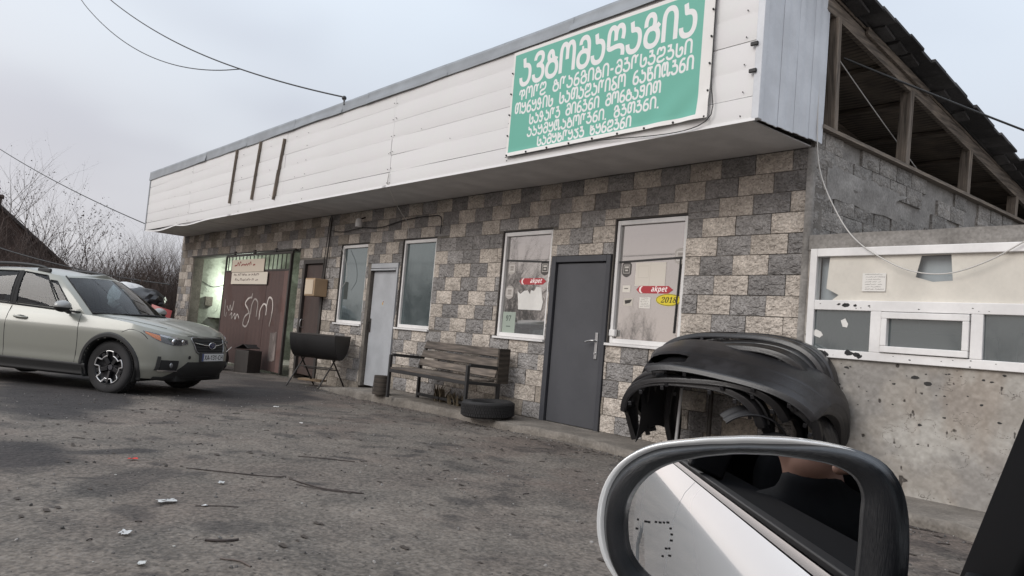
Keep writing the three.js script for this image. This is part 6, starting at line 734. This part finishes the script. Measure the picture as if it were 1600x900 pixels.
// ---------------------------------------------------------------- the car the picture is taken from (own axes: x forward, z to its right, origin on the ground below the open window)
const OWN = [3.77, 0, 6.7], OWNR = 1.83383;
{
  const car = thing('white_car', 'white car with chrome belt strip, open front window and black trim', 'car', OWN, OWNR);
  const white = M(lin(0.66, 0.67, 0.67), 0.22, { physical: true, metalness: 0.15, clearcoat: 1, clearcoatRoughness: 0.05 }), black = M(lin(0.006, 0.006, 0.007), 0.6, { physical: true, specularIntensity: 0.25 }), cloth = M(lin(0.007, 0.007, 0.008), 0.95, { physical: true, specularIntensity: 0.1 });
  const bul = table([[0.2, 0.0], [0.32, 0.03], [0.5, 0.05], [0.66, 0.056], [0.78, 0.05], [0.85, 0.036], [0.89, 0.016], [0.905, 0.0]]), WID = 1.74;
  for (const sd of [0, 1]) { const Z = (z) => (sd ? WID - 0.126 - z : z); const side = (x0, x1, nm) => obj(nm, shell((u, v) => { const x = lerp(x0, x1, u), y = lerp(0.24, 0.902, v), tap = 0.05 * smooth(-1.5, -2.9, x) ** 2 + 0.14 * smooth(0.8, 1.3, x); return V(x, y, Z(-0.063 - bul(y) + tap)); }, 20, 24, 0.012, (u, v) => { const x = lerp(x0, x1, u), y = lerp(0.24, 0.902, v); return Math.hypot(x - 1.28, y - 0.31) > 0.36 && Math.hypot(x + 1.45, y - 0.31) > 0.36; }, sd === 0), white, car, false);
    side(-0.628, 0.80, 'front_door'); side(-1.62, -0.634, 'rear_door'); side(-2.75, -1.626, 'rear_wing'); side(0.806, 1.95, 'front_wing');
    obj('belt_strip', [shell((u, v) => V(lerp(0.86, -1.75, u), lerp(0.903, 0.914, v), Z(-0.064 + 0.003 * v)), 4, 2, 0.004)], mt.chrome, car, false); obj('belt_seal', [rb(-1.75, 0.88, 0.9145, 0.924, sd ? Z(-0.06) - 0.02 : -0.06, sd ? Z(-0.06) : -0.04, 0.003)], black, car, false);
    const up = (x, y) => [x, y, Z(-0.05 + 0.33 * (y - 0.92))], tall = 1.36; const pillar = (a, b, w, nm) => obj(nm, [bar(up(...a), up(...b), 0.035, w, 0.008)], black, car, false);
    pillar([-0.63, 0.925], [-0.66, tall], 0.085, 'pillar'); pillar([-1.64, 0.925], [-1.45, tall], 0.1, 'pillar'); obj('pillar', [bar([0.94, 0.86, Z(-0.022)], [0.53, tall + 0.01, Z(0.13)], 0.09, 0.10, 0.012)], black, car, false);
    obj('rear_glass', [shell((u, v) => { const y = lerp(0.925, tall, v); return V(lerp(lerp(-0.67, -0.7, v), lerp(-1.6, -1.42, v), u), y, up(0, y)[2] + (sd ? -0.008 : 0.008)); }, 2, 2, 0)], M(lin(0.10, 0.11, 0.12), 0.02, { physical: true, transmission: 1, thickness: 0, ior: 1.5 }), car, false);
    obj('cant_rail', [bar([0.52, tall + 0.015, Z(0.14)], [-1.9, tall + 0.01, Z(0.12)], 0.05, 0.05, 0.012)], white, car, false); obj('door_top', [rb(-1.6, 0.9, 0.86, 0.9135, sd ? Z(0.06) : -0.055, sd ? Z(-0.055) : 0.06, 0.006)], cloth, car, false); obj('door_card', [rb(-1.6, 0.6, 0.4, 0.885, sd ? Z(0.03) - 0.03 : 0.0, sd ? Z(0.03) : 0.03, 0.01)], cloth, car, false);
  }
  const zc = (WID - 0.126) / 2;
  obj('roof', [shell((u, v) => V(lerp(0.5, -1.95, u), tallY(u, v), lerp(0.115, 2 * zc - 0.115, v)), 14, 14, 0.03, null, true)], white, car, false); function tallY(u, v) { return 1.385 + 0.06 * Math.sin(Math.PI * v) * (0.6 + 0.4 * Math.sin(Math.PI * u)); }
  obj('bonnet', [shell((u, v) => V(lerp(0.97, 1.95, u), lerp(0.89, 0.74, u * u) + 0.05 * Math.sin(Math.PI * v), lerp(0.13 + 0.05 * u, 2 * zc - 0.13 - 0.05 * u, v)), 10, 12, 0.02, null, true), rb(1.85, 2.0, 0.3, 0.74, 0.08, 2 * zc - 0.08, 0.05, 2)], white, car, false);
  obj('boot', [rb(-2.8, -2.0, 0.86, 0.93, 0.0, 2 * zc, 0.03, 2), rb(-2.86, -2.74, 0.3, 0.9, 0.0, 2 * zc, 0.04, 2)], white, car, false); obj('rear_window', [shell((u, v) => V(lerp(-2.35, -1.93, v), lerp(0.93, 1.38, v), lerp(0.04 + 0.09 * v, 2 * zc - 0.04 - 0.09 * v, u)), 2, 2, 0)], M(lin(0.12, 0.13, 0.14), 0.02, { physical: true, transmission: 1, thickness: 0 }), car, false); obj('windscreen', [shell((u, v) => V(lerp(0.98, 0.52, v), lerp(0.93, 1.37, v), lerp(0.06 + 0.07 * v, 2 * zc - 0.06 - 0.07 * v, u)), 2, 2, 0)], M(lin(0.8, 0.84, 0.84), 0.02, { physical: true, transmission: 1, thickness: 0 }), car, false);
  obj('floor', [rb(-2.7, 1.8, 0.2, 0.28, 0.02, 2 * zc - 0.02)], cloth, car, false); obj('dashboard', [rb(0.45, 0.9, 0.6, 0.9, 0.06, 2 * zc - 0.06, 0.05, 2)], cloth, car, false);
  for (const z of [0.32, 1.28]) obj('seat', [rb(-0.55, 0.0, 0.3, 0.5, z - 0.25, z + 0.25, 0.06, 2), rb(-0.78, -0.55, 0.42, 1.0, z - 0.24, z + 0.24, 0.06, 2), rb(-0.82, -0.7, 1.03, 1.22, z - 0.12, z + 0.12, 0.05, 2)], cloth, car, false); obj('rear_seat', [rb(-1.75, -1.5, 0.4, 0.98, 0.12, 2 * zc - 0.12, 0.06, 2)], cloth, car, false); obj('steering_wheel', [new THREE.TorusGeometry(0.18, 0.014, 8, 32).rotateY(Math.PI / 2).rotateZ(-0.4).translate(0.28, 0.8, 0.36)], black, car, false);
  for (const x of [1.28, -1.45]) for (const z of [0.06, 2 * zc - 0.06]) { const w = part('wheel', car); w.position.set(x, 0.31, z); obj('tyre', [tyreGeo(0.31, 0.2, 40).rotateX(Math.PI / 2)], mt.rubber, w, false); obj('rim', [new THREE.CylinderGeometry(0.19, 0.19, 0.12, 24).rotateX(Math.PI / 2)], mt.steel, w, false); }
  // door mirror
  const GL = [0.0785, 0.0796, 0.0826, 0.0812, 0.0732, 0.0633, 0.0558, 0.0506, 0.0472, 0.0447, 0.0435, 0.0434, 0.044, 0.0453, 0.0479, 0.0519, 0.0572, 0.0652, 0.0742, 0.0825, 0.0895, 0.0941, 0.097, 0.0992, 0.0974, 0.0928, 0.0873, 0.0828, 0.0775, 0.074, 0.0719, 0.0708, 0.0715, 0.0731, 0.0765, 0.0812, 0.0866, 0.086, 0.0818, 0.0793], HO = [0.1109, 0.1105, 0.1098, 0.1054, 0.095, 0.0824, 0.0725, 0.0656, 0.0608, 0.0577, 0.0562, 0.0558, 0.0564, 0.0586, 0.0624, 0.0678, 0.0762, 0.0874, 0.0985, 0.1081, 0.1146, 0.1185, 0.1211, 0.122, 0.1202, 0.1175, 0.1111, 0.103, 0.0956, 0.0904, 0.0874, 0.086, 0.0867, 0.089, 0.0935, 0.1002, 0.1084, 0.1157, 0.1156, 0.1127];
  const cyc = (A) => (t) => { const k = ((t * 40) % 40 + 40) % 40, i = Math.floor(k), f = k - i, g = (j) => A[(j + 40) % 40], p0 = g(i - 1), p1 = g(i), p2 = g(i + 1), p3 = g(i + 2); return p1 + 0.5 * f * (p2 - p0 + f * (2 * p0 - 5 * p1 + 4 * p2 - p3 + f * (3 * (p1 - p2) + p3 - p0))); }, gl = cyc(GL), ho = cyc(HO);
  const mir = part('door_mirror', car); const Nz = V(-0.969, 0.037, 0.244).normalize(), ex = V(0, 1, 0).cross(Nz).normalize(), ey = V(0, 0, 0).crossVectors(Nz, ex); mir.quaternion.setFromRotationMatrix(new THREE.Matrix4().makeBasis(ex, ey, Nz)); mir.position.set(0.611, 0.991, -0.188);
  const pol = (r, t, z) => V(r * Math.cos(t * 2 * Math.PI), r * Math.sin(t * 2 * Math.PI), z);
  obj('glass', [shell((u, v) => pol(gl(u) * Math.max(1e-4, v) * 0.998, u, 0), 96, 6, 0.002, null, true)], M(lin(0.86, 0.87, 0.88), 0.0, { metalness: 1 }), mir, false);
  obj('bezel', [shell((u, v) => { const g = gl(u), h = ho(u) + 0.0012 - 0.005 * smooth(0.08, 0.2, u) * smooth(0.66, 0.54, u); return v < 0.2 ? pol(lerp(g * 0.994, g + 0.002, v / 0.2), u, lerp(-0.002, 0.010, v / 0.2)) : pol(lerp(g + 0.002, h, (v - 0.2) / 0.8), u, 0.010 + 0.005 * Math.sin(Math.PI * (v - 0.2) / 0.8) - 0.010 * smooth(0.75, 1, v)); }, 120, 20, 0, null, true)], M(lin(0.007, 0.008, 0.010), 0.34, { bumpMap: T.fine, bumpScale: 0.0003 }), mir, false);
  obj('housing', [shell((u, v) => { const h = ho(u) * (1 + 0.03 * Math.sin(Math.PI * Math.min(1, v * 2.2)) * smooth(0.02, 0.2, u) * smooth(0.72, 0.54, u) - 0.03 * (1 - smooth(0.02, 0.2, u) * smooth(0.72, 0.54, u))) * Math.sqrt(Math.max(0, 1 - Math.pow(Math.max(0, (v - 0.25) / 0.75), 2.2))); if (v < 0.06) return pol(lerp(ho(u) - 0.0045, ho(u) - 0.003 * (1 - smooth(0.02, 0.2, u) * smooth(0.72, 0.54, u)), v / 0.06), u, lerp(0.0, 0.0035, v / 0.06)); return pol(Math.max(1e-4, h), u, 0.0035 - 0.10 * (v - 0.06)); }, 120, 33, 0, null, false)], white, mir, false);
  obj('arm', [bar([0.06, -0.085, -0.03], [0.13, -0.10, -0.03], 0.05, 0.03, 0.01)], black, mir, false);
  const R = rng(7), sp = []; for (const [x, y] of [[-0.0851, -0.02], [-0.0785, -0.0206], [-0.076, -0.0206], [-0.0704, -0.0196], [-0.0672, -0.0195], [-0.064, -0.019], [-0.0609, -0.0185], [-0.0585, -0.0228], [-0.0573, -0.0273], [-0.0574, -0.032], [-0.0609, -0.0389], [-0.0582, -0.0384], [-0.0631, -0.0452], [-0.0576, -0.0439], [-0.0856, -0.0273]]) sp.push(rb(x - 0.0008 - 0.0006 * R(), x + 0.0008 + 0.0006 * R(), y - 0.0008, y + 0.0008, 0.0, 0.0004, 0.0001)); obj('worn_speck', sp, black, mir, false);
}
// ---------------------------------------------------------------- the person at the open window, met only in the door mirror
function fieldMesh(sdf, [cx, cy, cz], half, res) { const mc = new MarchingCubes(res, new THREE.MeshStandardMaterial(), false, false, 60000); mc.isolation = 0; for (let k = 0; k < res; k++) for (let j = 0; j < res; j++) for (let i = 0; i < res; i++) mc.field[i + j * res + k * res * res] = -sdf(cx + half * (i - res / 2) / (res / 2), cy + half * (j - res / 2) / (res / 2), cz + half * (k - res / 2) / (res / 2)); mc.update(); const n = mc.count, g = new THREE.BufferGeometry(), p = new Float32Array(n * 3), q = new Float32Array(n * 3); for (let i = 0; i < n; i++) { p[i * 3] = cx + half * mc.positionArray[i * 3]; p[i * 3 + 1] = cy + half * mc.positionArray[i * 3 + 1]; p[i * 3 + 2] = cz + half * mc.positionArray[i * 3 + 2]; q[i * 3] = mc.normalArray[i * 3]; q[i * 3 + 1] = mc.normalArray[i * 3 + 1]; q[i * 3 + 2] = mc.normalArray[i * 3 + 2]; } g.setAttribute('position', new THREE.BufferAttribute(p, 3)); g.setAttribute('normal', new THREE.BufferAttribute(q, 3)); g.setAttribute('uv', new THREE.BufferAttribute(new Float32Array(n * 2), 2)); return g; }
const cap = (x, y, z, [ax, ay, az, ra], [bx_, by, bz, rb_]) => { const px = x - ax, py = y - ay, pz = z - az, dx = bx_ - ax, dy = by - ay, dz = bz - az, h = clamp((px * dx + py * dy + pz * dz) / (dx * dx + dy * dy + dz * dz)); return Math.hypot(px - dx * h, py - dy * h, pz - dz * h) - lerp(ra, rb_, h); };
const smin = (a, b, k) => { const h = clamp(0.5 + 0.5 * (b - a) / k); return lerp(b, a, h) - k * h * (1 - h); };
{
  const p = thing('person', 'person in a black jacket leaning at the open car window, seen in its mirror', 'person', OWN, OWNR); p.position.y = 0.0;
  const bones = [[[-0.46, 0.5, 0.24, 0.15], [-0.46, 0.68, 0.22, 0.155]], [[-0.46, 0.68, 0.22, 0.155], [-0.44, 0.82, 0.2, 0.10]], [[-0.45, 0.83, 0.06, 0.065], [-0.45, 0.83, 0.38, 0.065]], [[-0.44, 0.84, 0.19, 0.07], [-0.4, 0.95, 0.13, 0.055]], [[-0.45, 0.83, 0.4, 0.062], [-0.3, 0.62, 0.44, 0.05]], [[-0.3, 0.62, 0.44, 0.05], [-0.13, 0.86, 0.28, 0.036]], [[-0.13, 0.86, 0.28, 0.036], [-0.07, 1.0, 0.17, 0.03]], [[-0.45, 0.83, 0.06, 0.062], [-0.36, 0.58, 0.1, 0.05]], [[-0.36, 0.58, 0.1, 0.05], [-0.12, 0.56, 0.2, 0.036]], [[-0.42, 0.46, 0.14, 0.1], [0.02, 0.5, 0.16, 0.075]], [[-0.42, 0.46, 0.34, 0.1], [0.02, 0.5, 0.36, 0.075]]];
  const bodyS = (x, y, z) => bones.reduce((m, [a, b]) => smin(m, cap(x, y, z, a, b), 0.045), 9);
  const hx = -0.42, hy = 1.08, hz = 0.12; // head looks forward and a little out of the window
  const headS = (x, y, z) => { let m = cap(x, y, z, [hx - 0.02, hy + 0.035, hz, 0.088], [hx + 0.01, hy + 0.03, hz, 0.085]); m = smin(m, cap(x, y, z, [hx + 0.03, hy - 0.05, hz, 0.062], [hx + 0.055, hy - 0.085, hz, 0.038]), 0.05); m = smin(m, cap(x, y, z, [hx + 0.098, hy + 0.015, hz, 0.012], [hx + 0.118, hy - 0.025, hz, 0.017]), 0.018); for (const s of [-1, 1]) { m = smin(m, cap(x, y, z, [hx - 0.0, hy + 0.02, hz + s * 0.086, 0.012], [hx - 0.01, hy - 0.025, hz + s * 0.082, 0.01]), 0.012); m = Math.max(m, -(Math.hypot(x - hx - 0.098, y - hy - 0.018, z - hz - s * 0.034) - 0.016)); } m = smin(m, cap(x, y, z, [hx + 0.095, hy - 0.052, hz - 0.02, 0.008], [hx + 0.095, hy - 0.052, hz + 0.02, 0.008]), 0.01); return smin(m, cap(x, y, z, [-0.41, 0.9, 0.15, 0.058], [hx, hy - 0.05, hz, 0.055]), 0.03); };
  const hand = (x, y, z) => { let m = cap(x, y, z, [-0.085, 0.985, 0.175, 0.026], [-0.05, 1.045, 0.125, 0.03]); for (let i = 0; i < 4; i++) { const yy = 1.02 + i * 0.022; m = smin(m, cap(x, y, z, [-0.045, yy, 0.125, 0.011], [-0.014, yy + 0.004, 0.1, 0.0095]), 0.008); m = smin(m, cap(x, y, z, [-0.014, yy + 0.004, 0.1, 0.0095], [-0.016, yy + 0.003, 0.072 - 0.006 * (i % 2), 0.008]), 0.005); } return smin(m, cap(x, y, z, [-0.06, 1.01, 0.13, 0.014], [-0.045, 1.0, 0.075, 0.01]), 0.01); };
  const skin = M(lin(0.36, 0.20, 0.145), 0.55);
  const g = mergeGeometries([fieldMesh((x, y, z) => bodyS(x, y, z) + 0.012, [-0.25, 0.72, 0.25], 0.42, 54), fieldMesh(headS, [-0.41, 1.05, 0.12], 0.19, 60), fieldMesh(hand, [-0.05, 1.03, 0.12], 0.09, 44)]); obj('body', g, skin, p, false);
  obj('jacket', fieldMesh((x, y, z) => Math.max(bodyS(x, y, z) - 0.008 - 0.006 * Math.sin(y * 60 + x * 22), y - 0.965, -(Math.hypot(x + 0.055, y - 1.03, z - 0.13) - 0.06)), [-0.25, 0.72, 0.25], 0.42, 60), M(lin(0.008, 0.008, 0.009), 0.85, { physical: true, specularIntensity: 0.3 }), p, false);
  obj('hair', fieldMesh((x, y, z) => Math.max(Math.hypot(x - hx + 0.02, y - hy - 0.04, z - hz) - 0.102 - 0.004 * Math.sin(x * 160) * Math.sin(z * 140), x - hx - 0.045 - (y - hy) * 0.1, -(y - hy + 0.02 + (x - hx) * 0.9)), [-0.44, 1.13, 0.12], 0.14, 48), M(lin(0.02, 0.016, 0.013), 0.7), p, false);
  for (const s of [-1, 1]) obj('eye', [new THREE.SphereGeometry(0.0125, 12, 10).translate(hx + 0.083, hy + 0.017, hz + s * 0.034)], M(lin(0.6, 0.58, 0.55), 0.2), p, false);
  const ph = obj('mobile_phone', [rb(-0.02, 0.135, -0.055, 0.02, 0.004, 0.012, 0.006, 2)], M(lin(0.015, 0.015, 0.017), 0.25)); ph.position.copy(camera.position); ph.quaternion.copy(camera.quaternion); tag(ph, 'black mobile phone held up at the open car window', 'phone');
}
renderer.render(scene, camera);
